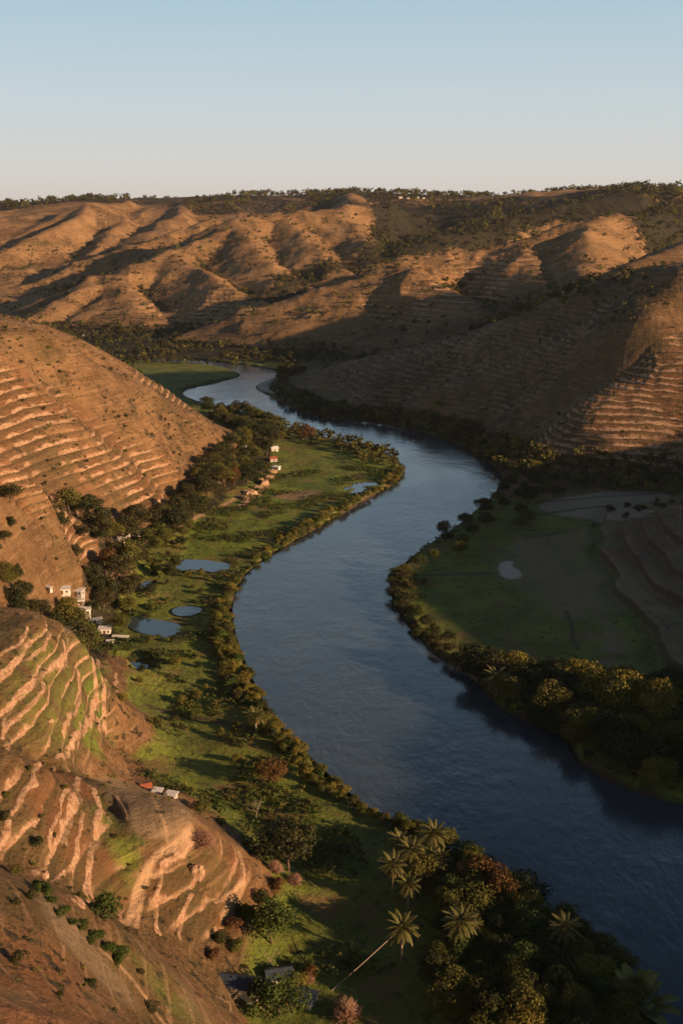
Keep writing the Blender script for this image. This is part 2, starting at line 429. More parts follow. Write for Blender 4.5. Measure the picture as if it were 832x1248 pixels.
# ponds and channels on the flats
POND_Z = 1.15
PONDS = [[(208,686),(222,683),(245,684),(262,686),(276,688),(272,694),(258,697),(240,692),(225,695),(210,692)],
         [(155,757),(170,753),(188,757),(202,760),(213,762),(216,772),(212,780),(200,775),(180,770),(165,766)],
         [(215,743),(226,741),(240,742),(237,746),(226,749),(218,748)],
         [(143,804),(152,802),(165,807),(178,811),(186,815),(176,820),(160,818),(146,812)],
         [(418,594),(436,586),(462,588),(462,592),(445,595),(450,599),(436,604),(424,602),(430,596),(420,598)],
         [(170,712),(182,709),(186,713),(176,718),(168,717)]]
PW = [smooth_poly([at_z(x, y, POND_Z) for x, y in P], True, 2) for P in PONDS]
pondmask = np.zeros_like(H)
for P in PW:
    sd_ = sdf_poly(GX, GY, P, 30) + 4.6 * fbm(GX / 7, GY / 7, 3, 395)
    s_ = sstep(-2.4, .4, sd_); H = np.where(sd_ < 6, H * sstep(1, 6, sd_) + np.minimum(H, 1.6) * (1 - sstep(1, 6, sd_)), H)
    H = H * s_ + .5 * (1 - s_); pondmask = np.maximum(pondmask, 1 - sstep(0.5, 3, sd_))

# hand cut tracks (photo lines surveyed on the ground)
def track(P, w, it=2):
    q = ground_poly(P, False, it)
    return sstep(w, w * .4, dist_line(GX, GY, q, 30))
height = sampler(H)

# ------------------------------------------------------------------ cover masks
flatL = sstep(7.5, 4.5, H + 1.2 * fbm(GX / 18, GY / 18, 3, 321)) * sstep(0, 2, SD)
slope_y = np.gradient(H, axis=0) / np.gradient(np.hypot(GX - OX, GY - OY), axis=0)
slope_x = np.gradient(H, axis=1) / (np.gradient(TH)[None, :] * RR[:, None])
slope = np.hypot(slope_x, slope_y)
green = flatL * sstep(1350, 1150, GY) * np.where(((GX > 75) & (GY > 600)) | ((GX > -60) & (GY > 830)), .25, 1)
green = np.maximum(green * .85, region([(200,650),(240,628),(320,600),(380,560),(430,545),(482,566),(470,588),(400,628),(330,664),(290,690),(262,684),(215,684)], 4))
gterr = (region([(0,775),(90,775),(135,840),(120,930),(60,925),(0,900)], 5) * .5 + region([(130,955),(165,985),(180,1040),(160,1100),(100,1080),(110,1010)], 3) * .75 + region([(95,775),(125,800),(150,850),(130,930),(100,925),(112,850)], 3)*.8)
green = np.maximum(green, gterr * sstep(-.5, .3, fbm(GX / 16, GY / 16, 3, 331)))
rightdim = region([(475,700),(520,660),(600,620),(640,600),(860,580),(860,980),(690,900),(560,820)], 10)
tan = region([(655,612),(720,600),(800,596),(830,604),(760,612),(812,622),(740,632),(660,624)], 2) * 1.0 + region([(640,655),(720,640),(735,655),(700,668),(740,690),(832,705),(690,770),(640,720),(600,700),(600,680)], 4) * .55
tan = tan + region([(328,604),(350,598),(385,598),(398,603),(375,609),(345,609)], 2, it=1) * .9
tan = tan + region([(235,985),(240,1010),(215,1022),(180,1027),(150,1012),(120,965),(115,945),(150,950),(200,965)], 1.2) * .9
tan = tan + region([(40,1085),(75,1112),(150,1195),(175,1235),(140,1215),(60,1130)], 1.5) * .7
green = np.maximum(green, region([(140,1140),(200,1183),(262,1248),(225,1260),(170,1185)], 2) * .45)
tan = tan + T_near * sstep(-.1, .5, fbm(GX / 14, GY / 40, 3, 341)) * .35
tan = tan + track([(640,650),(660,690),(700,730),(735,770),(750,810)], 9) * .8 * sstep(-.5, .2, fbm(GX / 12, GY / 12, 3, 345))
plots = region([(655,612),(720,600),(800,596),(830,604),(760,612),(812,622),(740,632),(660,624)], 1.5) * .28 + T_right * sstep(5, 6, H) * (1 - RISR) * .09
sand = plots + region([(607,690),(612,684),(628,684),(622,690),(636,697),(634,705),(618,706),(608,700)], .8, it=1) + region([(300,468),(318,464),(345,460),(345,470),(335,482),(312,478)], 3) * sstep(18, 4, SD) + region([(545,806),(575,818),(585,834),(560,828),(540,812)], 1) * .6
soil = np.clip(T_mid * .55 + T_cliff * .6 + T_big * .35 + T_small * .5 + T_lit * .4 + T_face * .3 + region([(340,1110),(378,1080),(385,1120),(360,1170),(338,1150)], 2) * .8, 0, 1) * sstep(-.3, .4, fbm(GX / 24, GY / 24, 3, 351))
soil = np.maximum(soil, region([(-20,1130),(90,1170),(170,1260),(100,1300),(-20,1300)], 8) * .5)
path = track([(205,652),(225,640),(250,625),(280,612),(300,600),(318,590),(335,575)], 2.2) * .9
path = np.maximum(path, track([(150,1125),(165,1090),(178,1060),(205,1035),(235,1015)], 1.0))
path = np.maximum(path, track([(165,1130),(170,1100),(180,1075)], .7) * .8)
path = np.maximum(path, track([(270,1120),(285,1090),(298,1070),(292,1040)], .7) * .6)
path = np.maximum(path, track([(120,950),(165,965),(190,985),(203,1010),(203,1025)], .45) * .5)
path = np.maximum(path, track([(325,590),(318,600),(300,612),(290,618)], 3) * .9)
path = np.maximum(path, track([(125,1160),(160,1190),(200,1248)], .7) * .6)
# concave ground keeps its scrub
def conc(k, scale):
    a = np.zeros_like(H)
    a[k:-k, k:-k] = (H[2*k:, k:-k] + H[:-2*k, k:-k] + H[k:-k, 2*k:] + H[k:-k, :-2*k]) / 4 - H[k:-k, k:-k]
    return a / scale
hillm = sstep(5, 12, H)
scr_shade = sstep(.012, .05, conc(10, np.maximum(GY, 100)) * 8 * 1) * (GY > 900) * .85
scr_shade = np.maximum(scr_shade, sstep(.0, .35, fbm(GX / 90, GY / 90, 4, 361)) * hillm * .5 * sstep(600, 1400, GY))
scr_shade = np.maximum(scr_shade, sstep(2450, 2650, GY - 150 * sstep(0, -400, GX) + 160 * fbm(GX / 200, GY / 200, 3, 363)) * .75)
topright = region([(430,236),(560,243),(700,235),(850,228),(850,300),(760,270),(700,262),(560,292),(480,300),(440,262)], 40, 200)
scr_shade = np.maximum(scr_shade, topright * (0.6 + .4 * sstep(-.4, .2, fbm(GX / 130, GY / 130, 3, 365))))
scr_shade = np.maximum(scr_shade, region([(75,246),(150,243),(300,240),(430,236),(420,247),(280,262),(230,258),(200,250),(100,246)], 20, 200) * .7)
ravine = region([(60,600),(140,652),(190,640),(260,590),(300,545),(340,520),(335,575),(290,600),(240,632),(200,655),(160,700),(150,760),(140,800),(105,790),(60,750),(90,700),(130,680),(90,640)], 6)
scr_shade = np.maximum(scr_shade, ravine * .75)
shaded_wood = region([(440,262),(520,250),(620,262),(700,262),(640,286),(560,306),(490,316),(440,336),(380,348),(460,300)], 25, 200)
scr_shade = np.maximum(scr_shade, shaded_wood * .92)  # real woods here, but the scrub tone also paints the slope's shade
scr_shade = np.maximum(scr_shade, region([(300,374),(400,346),(430,322),(370,330),(290,356)], 20, 200) * .8)  # shade in the valley behind the middle ridge, painted as scrub
fv = sstep(12, 5, H) * sstep(1150, 1250, GY)
scr_shade = np.maximum(scr_shade, fv * .85)
scr_shade = np.maximum(scr_shade, np.clip(T_big + T_small, 0, 1) * .42)
scr_shade = np.maximum(scr_shade, region([(95,455),(150,470),(220,505),(262,560),(200,560),(150,520)], 6) * .45)
scr_shade = np.maximum(scr_shade, T_near * .38)
scr_shade = np.maximum(scr_shade, T_dark * .5 * sstep(-.5, .2, fbm(GX / 60, GY / 60, 3, 367)))  # scrub tone lowers the right hill's albedo, deepening its shade in colour
scr_shade = np.maximum(scr_shade, region([(760,352),(832,330),(832,420),(780,400),(700,440),(640,500),(600,540),(560,500),(640,450)], 15) * .52)  # rest of the shaded right hill darkened the same way
bank = np.clip(sstep(16, 4, SD), 0, 1)
scr_shade = np.maximum(scr_shade, bank * .5)
grain = np.clip(T_near * .7 + T_nose * .65 + T_mid * .65 + T_cliff * .5, 0, .75)
tline = np.clip(TWT, 0, 1) * (1 - .75 * T_near) * (1 - .9 * T_right) * (1 - .62 * T_dark) * (1 - .25 * T_cliff)
riser_all = np.clip(RIS + RISN * .05 + RISL * .15 + RISF * .15 + RISD * .1 , 0, 1)
field = sstep(-.6, -.2, fbm(GX / 38, GY / 38, 3, 371))

def grid_mesh(name, X, Y, Zh):
    nr, nt_ = X.shape
    me = bpy.data.meshes.new(name)
    co = np.stack([X, Y, Zh], -1).reshape(-1, 3).astype(np.float32)
    idx = np.arange(nr * nt_).reshape(nr, nt_)
    q = np.stack([idx[:-1, :-1], idx[1:, :-1], idx[1:, 1:], idx[:-1, 1:]], -1).reshape(-1, 4)[:, ::-1]
    nq = len(q)
    me.vertices.add(len(co)); me.vertices.foreach_set('co', co.ravel())
    me.loops.add(nq * 4); me.loops.foreach_set('vertex_index', q.astype(np.int32).ravel())
    me.polygons.add(nq); me.polygons.foreach_set('loop_start', (np.arange(nq) * 4).astype(np.int32))
    me.update(calc_edges=True)
    me.polygons.foreach_set('use_smooth', np.ones(nq, bool))
    return me

# ------------------------------------------------------------------ node helpers
class Shade:
    def __init__(s, name):
        s.m = bpy.data.materials.new(name); s.m.use_nodes = True; s.t = s.m.node_tree
        s.b = s.t.nodes['Principled BSDF']; s.out = s.t.nodes['Material Output']
        s.b.inputs['Roughness'].default_value = .9; s.b.inputs['Specular IOR Level'].default_value = .2
        s.pos = s.t.nodes.new('ShaderNodeNewGeometry').outputs['Position']
    def put(s, sock, v):
        if hasattr(v, 'links'): s.t.links.new(v, sock)
        elif isinstance(v, (tuple, list)) and len(v) == 3 and len(sock.default_value) == 4: sock.default_value = (*v, 1)
        else: sock.default_value = v
    def noise(s, scale, det=4, rough=.55, vec=None, dist=0, off=None):
        n_ = s.t.nodes.new('ShaderNodeTexNoise'); n_.inputs['Scale'].default_value = scale; n_.inputs['Detail'].default_value = det
        n_.inputs['Roughness'].default_value = rough; n_.inputs['Distortion'].default_value = dist
        v = vec or s.pos
        if off is not None:
            mp = s.t.nodes.new('ShaderNodeMapping'); mp.inputs['Scale'].default_value = off; s.t.links.new(v, mp.inputs[0]); v = mp.outputs[0]
        s.t.links.new(v, n_.inputs['Vector']); return n_.outputs['Fac']
    def attr(s, name):
        a = s.t.nodes.new('ShaderNodeAttribute'); a.attribute_name = name; return a.outputs['Fac']
    def math(s, op, a, b=0.0, clamp=False):
        n_ = s.t.nodes.new('ShaderNodeMath'); n_.operation = op; n_.use_clamp = clamp; s.put(n_.inputs[0], a); s.put(n_.inputs[1], b); return n_.outputs[0]
    def rng(s, v, a, b, c=0.0, d=1.0):
        n_ = s.t.nodes.new('ShaderNodeMapRange'); n_.interpolation_type = 'SMOOTHSTEP'; s.put(n_.inputs[0], v)
        for i, x in enumerate((a, b, c, d)): n_.inputs[i + 1].default_value = x
        return n_.outputs[0]
    def mix(s, f, a, b, mode='MIX'):
        n_ = s.t.nodes.new('ShaderNodeMix'); n_.data_type = 'RGBA'; n_.blend_type = mode
        s.put(n_.inputs[0], f); s.put(n_.inputs[6], a); s.put(n_.inputs[7], b); return n_.outputs[2]
    def bump(s, h, strength, dist=1.0):
        n_ = s.t.nodes.new('ShaderNodeBump'); n_.inputs['Strength'].default_value = strength; n_.inputs['Distance'].default_value = dist
        s.t.links.new(h, n_.inputs['Height']); s.t.links.new(n_.outputs[0], s.b.inputs['Normal'])
    def color(s, c): s.put(s.b.inputs['Base Color'], c)

g = Shade('dry hillside earth, grass and scrub')
dry = g.mix(g.rng(g.noise(.018, 5), .35, .65), (.262, .150, .068), (.135, .080, .038))
dry = g.mix(g.rng(g.noise(.11, 5, .65), .42, .66), dry, (.115, .066, .028))
dry = g.mix(g.rng(g.noise(.9, 4, .7), .5, .72), dry, (.29, .18, .09))
streak = g.noise(.35, 4, .6, off=(1.0, .22, .6))
dry = g.mix(g.math('MULTIPLY', g.attr('grain'), g.rng(g.noise(.06, 5, .65), .34, .54)), dry, (.115, .088, .036))
dry = g.mix(g.math('MULTIPLY', g.attr('grain'), g.rng(streak, .4, .62)), dry, (.12, .075, .028))
dry = g.mix(g.math('MULTIPLY', g.attr('farhill'), .7), dry, g.mix(g.rng(g.noise(.02, 5, .6), .35, .65), (.39, .235, .108), (.25, .142, .064)))  # far grass coloured brighter and more golden to stand in for stronger sunlight
trail = g.noise(1.0, 3, .6, off=(.05, .05, .85))
dry = g.mix(g.rng(trail, .54, .66, 0, .4), dry, (.32, .21, .11))
dry = g.mix(g.rng(trail, .46, .36, 0, .4), dry, (.10, .06, .028))
soilc = g.mix(g.noise(.25, 5, .7), (.27, .10, .042), (.17, .07, .03))
col = g.mix(g.attr('soil'), dry, soilc)
tanc = g.mix(g.noise(.3, 4, .6), (.27, .195, .115), (.18, .13, .075))
# scrub, and shade painted as scrub: thresholded so it breaks into clumps
sn = g.noise(.16, 6, .7)
scrubf = g.rng(g.math('ADD', g.math('MULTIPLY', g.attr('scrub'), .62), sn), .80, .96)
wash = g.rng(g.noise(.035, 6, .68), .50, .64)
col = g.mix(g.math('MULTIPLY', wash, .5), col, (.085, .066, .028))
scrubc = g.mix(g.noise(.5, 3), (.019, .020, .012), (.045, .038, .019))
spots = g.rng(g.math('MULTIPLY', g.noise(.42, 3, .5), g.rng(g.noise(.02, 3), .35, .6, .8, 1.08)), .60, .66)
col = g.mix(g.math('MULTIPLY', spots, .85), col, scrubc)
gr = g.mix(g.rng(g.noise(.05, 5, .6), .35, .65), (.175, .228, .030), (.095, .138, .022))
gr = g.mix(g.rng(g.noise(.35, 5, .7), .5, .68), gr, (.040, .058, .012))
gr = g.mix(g.rng(g.noise(.07, 5, .65), .50, .66), gr, (.17, .13, .045))
gf = g.math('MULTIPLY', g.attr('green'), g.rng(g.math('ADD', g.noise(.25, 4, .65), g.math('MULTIPLY', g.attr('green'), .5)), .55, .75), True)
col = g.mix(gf, col, gr)
col = g.mix(g.attr('tan'), col, tanc)
col = g.mix(scrubf, col, scrubc)
cream = g.mix(g.rng(g.noise(.8, 5, .75), .35, .65), (.52, .35, .22), (.32, .17, .09))
rf_ = g.rng(g.math('ADD', g.attr('riser'), g.math('MULTIPLY', g.math('SUBTRACT', g.noise(.7, 4, .7), .5), .7)), .25, .6)
col = g.mix(g.math('MULTIPLY', rf_, g.rng(g.attr('riser'), 0, .1)), col, cream)
fr = g.math('FRACT', g.math('ADD', g.attr('tq'), g.math('MULTIPLY', g.math('SUBTRACT', g.noise(.22, 5, .7), .5), .42)))
wv = g.math('MULTIPLY', g.rng(g.noise(.10, 4, .6), .35, .65, .05, .26), g.math('SUBTRACT', 1.0, g.math('MULTIPLY', g.attr('grain'), .85)))
ln = g.math('MULTIPLY', g.rng(fr, 0, .04), g.math('SUBTRACT', 1.0, g.rng(g.math('SUBTRACT', fr, wv), 0, .09)))
ln = g.math('MULTIPLY', ln, g.rng(g.noise(.05, 4, .65), .41, .54, .10, 1.0))
col = g.mix(g.math('MULTIPLY', g.rng(fr, .45, .98, 0, .62), g.attr('tline')), col, (.075, .062, .024))
col = g.mix(g.math('MULTIPLY', ln, g.attr('tline')), col, cream)
col = g.mix(g.attr('path'), col, (.46, .30, .17))
col = g.mix(g.attr('sand'), col, (.52, .43, .34))
col = g.mix(g.attr('mud_relief'), col, (.075, .054, .034))
g.color(col)
g.bump(g.math('ADD', g.noise(.9, 6, .7), g.math('ADD', g.math('MULTIPLY', g.noise(.2, 4, .6), 1.5), trail)), .9, .9)
me = grid_mesh('ground', GX, GY, H)
me.materials.append(g.m)
mud_relief = np.maximum(sstep(3.0, .5, SD) * (1 - np.clip(sand, 0, 1)), RISR * .75)  # knoll risers are darkened in colour too, for relief that flat shade lacks
mud_relief = np.maximum(mud_relief, pondmask * .6)
for P_, w_ in (([(478,706),(520,702),(560,700),(605,698)], 1.2), ([(690,745),(697,765),(698,782),(705,790)], .7), ([(655,628),(690,622),(740,618),(800,612)], 1.6), ([(640,655),(690,648),(720,640)], 1.0), ([(660,612),(720,606),(800,602)], 1.0), ([(180,860),(230,872),(300,885)], 1.2), ([(300,960),(340,940)], 1.0), ([(230,640),(300,634),(350,625)], .8)):
    mud_relief = np.maximum(mud_relief, track(P_, w_ * 1.6) * .75)
for nm, F in (('soil', soil), ('scrub', scr_shade), ('green', green), ('tan', np.clip(tan, 0, 1)), ('riser', riser_all), ('path', path), ('sand', np.clip(sand, 0, 1)), ('mud_relief', np.clip(mud_relief, 0, 1)), ('grain', grain), ('tq', TQ), ('tline', tline), ('farhill', sstep(1150, 1500, GY))):
    a_ = me.attributes.new(nm, 'FLOAT', 'POINT'); a_.data.foreach_set('value', np.ascontiguousarray(F, dtype=np.float32).ravel())
gob = bpy.data.objects.new('ground', me); COL.objects.link(gob); gob['kind'] = 'structure'

# ------------------------------------------------------------------ water
def water_sheet(name, P, z, mat, kind='structure'):
    bm = bmesh.new(); bm.faces.new([bm.verts.new((p[0], p[1], z)) for p in P])
    bmesh.ops.triangulate(bm, faces=bm.faces[:]); bmesh.ops.recalc_face_normals(bm, faces=bm.faces[:])
    if bm.faces[:][0].normal.z < 0: bmesh.ops.reverse_faces(bm, faces=bm.faces[:])
    m_ = bpy.data.meshes.new(name); bm.to_mesh(m_); bm.free(); m_.materials.append(mat)
    o = bpy.data.objects.new(name, m_); COL.objects.link(o); o['kind'] = kind; return o
wt = Shade('rippled river water')
wt.b.inputs['IOR'].default_value = 1.6; wt.b.inputs['Specular IOR Level'].default_value = .5
patch = wt.noise(.016, 6, .62, dist=.3, off=(1, .6, 1))
wt.color(wt.mix(wt.rng(patch, .30, .70), (.034, .048, .058), (.058, .074, .084)))
wt.put(wt.b.inputs['Roughness'], wt.rng(patch, .30, .70, .09, .18))
rip = wt.math('ADD', wt.noise(.35, 4, .65, off=(1, .45, 1)), wt.math('MULTIPLY', wt.noise(.06, 3, .6), 1.2))
n_ = wt.t.nodes.new('ShaderNodeBump'); n_.inputs['Distance'].default_value = .35
wt.put(n_.inputs['Strength'], wt.rng(patch, .34, .66, .2, .8)); wt.t.links.new(rip, n_.inputs['Height']); wt.t.links.new(n_.outputs[0], wt.b.inputs['Normal'])
water_sheet('river', RIVER, 0.0, wt.m)
pw = Shade('still pond water'); pw.color((.04, .065, .085)); pw.b.inputs['Roughness'].default_value = .05; pw.b.inputs['Specular IOR Level'].default_value = .5; pw.b.inputs['IOR'].default_value = 1.6
for P in PW:
    c_ = np.mean(np.array(P), 0); water_sheet('pond', [tuple(c_ + (np.array(p) - c_) * (1 + 2.2 / max(3, np.hypot(*(np.array(p) - c_))))) for p in P], POND_Z, pw.m)
print('ground', round(time.time() - T0, 1))
# ------------------------------------------------------------------ bookkeeping
def props(o, label, cat, group=None, kind=None):
    if label: o['label'] = label
    if cat: o['category'] = cat
    if group: o['group'] = group
    if kind: o['kind'] = kind
    return o
def empty(name, loc=(0, 0, 0), rz=0.0, sc=1.0):
    o = bpy.data.objects.new(name, None); COL.objects.link(o); o.empty_display_size = .5
    o.location = loc; o.rotation_euler = (0, 0, rz); o.scale = (sc, sc, sc) if not isinstance(sc, tuple) else sc
    return o
def child(name, me, parent):
    o = bpy.data.objects.new(name, me); COL.objects.link(o); o.parent = parent; return o
def dup(root):
    r = root.copy(); COL.objects.link(r)
    for ch in root.children:
        c = ch.copy(); COL.objects.link(c); c.parent = r
        for g_ in ch.children:
            d = g_.copy(); COL.objects.link(d); d.parent = c
    return r

height = sampler(H); water_d = sampler(SD); greens = sampler(green); scrubs = sampler(scr_shade); slopes = sampler(slope)
def ground(x, y): return float(height(x, y)[0])

# ------------------------------------------------------------------ plant materials
def leaf_mat(name, a, b, c, rough=.75):
    g = Shade(name)
    t = g.attr('tint')
    oi = g.t.nodes.new('ShaderNodeObjectInfo').outputs['Random']
    col = g.mix(g.rng(t, .15, .85), a, b)
    col = g.mix(g.math('MULTIPLY', g.rng(oi, .2, 1.0), .65), col, c)
    g.color(col); g.b.inputs['Roughness'].default_value = rough
    tr = g.t.nodes.new('ShaderNodeBsdfTranslucent'); g.put(tr.inputs[0], col)
    ms = g.t.nodes.new('ShaderNodeMixShader'); ms.inputs[0].default_value = .22
    g.t.links.new(g.b.outputs[0], ms.inputs[1]); g.t.links.new(tr.outputs[0], ms.inputs[2]); g.t.links.new(ms.outputs[0], g.out.inputs[0])
    return g.m
LM = {'olive': leaf_mat('olive foliage', (.060, .070, .015), (.125, .130, .028), (.14, .12, .026)),
      'dark': leaf_mat('dark evergreen and shaded foliage', (.022, .032, .012), (.055, .065, .020), (.075, .062, .022)),
      'green': leaf_mat('fresh green foliage', (.035, .060, .012), (.085, .115, .022), (.06, .09, .02)),
      'gold': leaf_mat('yellow olive and sunlit foliage', (.13, .12, .020), (.22, .19, .034), (.16, .12, .025)),
      'rust': leaf_mat('rust brown foliage', (.085, .045, .018), (.16, .080, .028), (.12, .07, .02)),
      'pink': leaf_mat('dusty pink dry twigs', (.34, .20, .14), (.50, .32, .23), (.42, .26, .17)),
      'frond': leaf_mat('palm frond green', (.10, .105, .03), (.22, .20, .07), (.10, .10, .03), .5),
      'deadfrond': leaf_mat('dead brown palm frond', (.22, .12, .045), (.36, .20, .08), (.2, .11, .04)),
      'blade': leaf_mat('broad banana leaf', (.12, .13, .03), (.24, .22, .05), (.18, .18, .04), .5)}
def bark_mat(name, a, b):
    g = Shade(name); n_ = g.noise(3.0, 4, .6, off=(1, 1, .25)); g.color(g.mix(n_, a, b)); g.bump(n_, .6, .05); return g.m
BARK = bark_mat('grey brown bark', (.16, .11, .075), (.075, .05, .035))
PALE = bark_mat('pale bark', (.42, .34, .26), (.24, .18, .13))

def cards_mesh(name, C, Nn, size, mat, tint, rs, aspect=.62, mats=None):
    """leaf clumps: one small bent quad each (numpy, all at once)"""
    n_ = len(C)
    up = rs.normal(size=(n_, 3)); Nn = Nn + rs.normal(size=(n_, 3)) * .55
    Nn /= np.linalg.norm(Nn, axis=1)[:, None] + 1e-9
    U = np.cross(Nn, up); U /= np.linalg.norm(U, axis=1)[:, None] + 1e-9
    V = np.cross(Nn, U)
    s = (size * rs.uniform(.6, 1.35, n_))[:, None]
    v = np.stack([C - U * s, C - V * s * aspect + Nn * s * .2, C + U * s, C + V * s * aspect + Nn * s * .2], 1).reshape(-1, 3)
    me = bpy.data.meshes.new(name)
    me.vertices.add(n_ * 4); me.vertices.foreach_set('co', v.astype(np.float32).ravel())
    me.loops.add(n_ * 4); me.loops.foreach_set('vertex_index', np.arange(n_ * 4, dtype=np.int32))
    me.polygons.add(n_); me.polygons.foreach_set('loop_start', np.arange(0, n_ * 4, 4, dtype=np.int32))
    me.update(calc_edges=True); me.validate()
    a_ = me.attributes.new('tint', 'FLOAT', 'POINT'); a_.data.foreach_set('value', np.repeat(tint, 4).astype(np.float32))
    me.materials.append(mat)
    return me

def crown_cloud(rs, lobes, ncards, R=1.0, Hh=1.0, base=.25, flat=.75, lobe_r=(.34, .5)):
    """points on the shells of many overlapping leaf masses; crown is ~2R wide, tops out at Hh"""
    L = []
    for i in range(lobes):
        a = rs.uniform(0, 2 * math.pi); q = math.sqrt(rs.uniform(0, 1)) * (R - lobe_r[0])
        lr = rs.uniform(*lobe_r)
        zt = base + lr * flat + rs.uniform(0, 1) ** .8 * max(.01, (Hh - base - 2 * lr * flat)) * (1 - .55 * (q / R) ** 2)
        L.append((q * math.cos(a), q * math.sin(a), zt, lr))
    L.append((0, 0, Hh - lobe_r[1] * flat, lobe_r[1]))
    L = np.array(L); pr = L[:, 3] ** 2; pick = rs.choice(len(L), ncards, p=pr / pr.sum())
    d = rs.normal(size=(ncards, 3)); d /= np.linalg.norm(d, axis=1)[:, None]
    d[:, 2] = np.where(rs.uniform(size=ncards) < .45, np.abs(d[:, 2]), d[:, 2])
    rad = L[pick, 3] * (1 - np.abs(rs.normal(size=ncards)) * .16) * (1 + .22 * gnoise(d[:, 0] * 2.3 + pick * 3.1, d[:, 1] * 2.3 + d[:, 2] * 1.7, 5))
    C = L[pick, :3] + d * rad[:, None] * np.array([1, 1, flat])
    tint = np.clip(.5 + .25 * rs.normal(size=ncards) + .25 * np.sin(pick * 2.4), 0, 1)
    return C, d, tint

def tube(bm, P, r0, r1, seg=6):
    P = [Vector(p) for p in P]; rings = []
    for i, p in enumerate(P):
        t = (P[min(i + 1, len(P) - 1)] - P[max(i - 1, 0)]).normalized()
        u = t.orthogonal().normalized(); v = t.cross(u); r = r0 + (r1 - r0) * i / (len(P) - 1)
        rings.append([bm.verts.new(p + (u * math.cos(k * 2 * math.pi / seg) + v * math.sin(k * 2 * math.pi / seg)) * r) for k in range(seg)])
    for a, b in zip(rings, rings[1:]):
        # match nearest vertex so the tube does not twist
        k0 = min(range(seg), key=lambda k: (b[k].co - a[0].co).length)
        for k in range(seg):
            try: bm.faces.new([a[k], a[(k + 1) % seg], b[(k0 + k + 1) % seg], b[(k0 + k) % seg]])
            except ValueError: pass
    try: bm.faces.new(rings[-1])
    except ValueError: pass
def bm_mesh(name, bm, mat, smooth=True):
    bmesh.ops.recalc_face_normals(bm, faces=bm.faces[:])
    me = bpy.data.meshes.new(name); bm.to_mesh(me); bm.free(); me.materials.append(mat)
    if smooth: me.polygons.foreach_set('use_smooth', np.ones(len(me.polygons), bool))
    return me
def trunk_mesh(rs, th, r, limbs, spread, mat, top):
    bm = bmesh.new(); b = rs.uniform(-.05, .05, 2)
    tube(bm, [(0, 0, -.15), (b[0], b[1], th * .5), (b[0] * 2, b[1] * 2, th)], r, r * .7, 7)
    for i in range(limbs):
        a = i * 2 * math.pi / limbs + rs.uniform(-.4, .4); s = spread * rs.uniform(.6, 1)
        m_ = (b[0] * 2 + math.cos(a) * s * .45, b[1] * 2 + math.sin(a) * s * .45, th + (top - th) * rs.uniform(.3, .5))
        e = (b[0] * 2 + math.cos(a) * s, b[1] * 2 + math.sin(a) * s, th + (top - th) * rs.uniform(.6, .9))
        tube(bm, [(b[0] * 2, b[1] * 2, th * .92), m_, e], r * .5, r * .14, 5)
    return bm_mesh('trunk', bm, mat)

# prototypes, one unit tall
def make_tree(seed, lobes, cards, size, mat, R=.52, base=.25, flat=.75, lr=(.15, .25), bark=None, th=.3, name='broadleaf_tree'):
    rs = np.random.default_rng(seed)
    C, Nn, t = crown_cloud(rs, lobes, cards, R, 1.0, base, flat, lr)
    root = empty(name)
    child('crown', cards_mesh('crown', C, Nn, size, mat, t, rs), root)
    child('trunk', trunk_mesh(rs, th, .028, 5, R * .6, bark or BARK, .8), root)
    return root
def make_bush(seed, lobes, cards, size, mat, R=.62, name='bush'):
    rs = np.random.default_rng(seed)
    C, Nn, t = crown_cloud(rs, lobes, cards, R, 1.0, .0, .8, (.2, .34))
    me = cards_mesh('bush', C, Nn, size, mat, t, rs)
    o = bpy.data.objects.new(name, me); COL.objects.link(o); return o
PARK = []      # prototypes wait here until first used
protoT = {k: [make_tree(100 + i * 10 + j, 15 + 3 * j, 2600, .030, LM[k], R=.45 + .07 * j, base=.2 + .03 * j) for j in range(3)] for i, k in enumerate(['olive', 'dark', 'green', 'gold', 'rust'])}
protoB = {k: [make_bush(300 + i * 10 + j, 9, 1100, .055, LM[k]) for j in range(3)] for i, k in enumerate(['olive', 'dark', 'green', 'gold', 'rust'])}
used = set()
def put(proto, name_, x, y, h, w=1.0, label=None, cat=None, group=None, z=None, sink=.02):
    if id(proto) in used or proto.name in used: o = dup(proto)
    else: o = proto; used.add(proto.name)
    z = ground(x, y) if z is None else z
    o.location = (x, y, z - sink * h); o.rotation_euler = (random.uniform(-.06, .06), random.uniform(-.06, .06), random.uniform(0, 6.28)); o.scale = (h * w, h * w, h)
    for k in ('label', 'category', 'group'):
        if k in o: del o[k]
    props(o, label, cat, group)
    return o

pn = lambda s, x, y, k: fbm(x / s, y / s, 3, k)
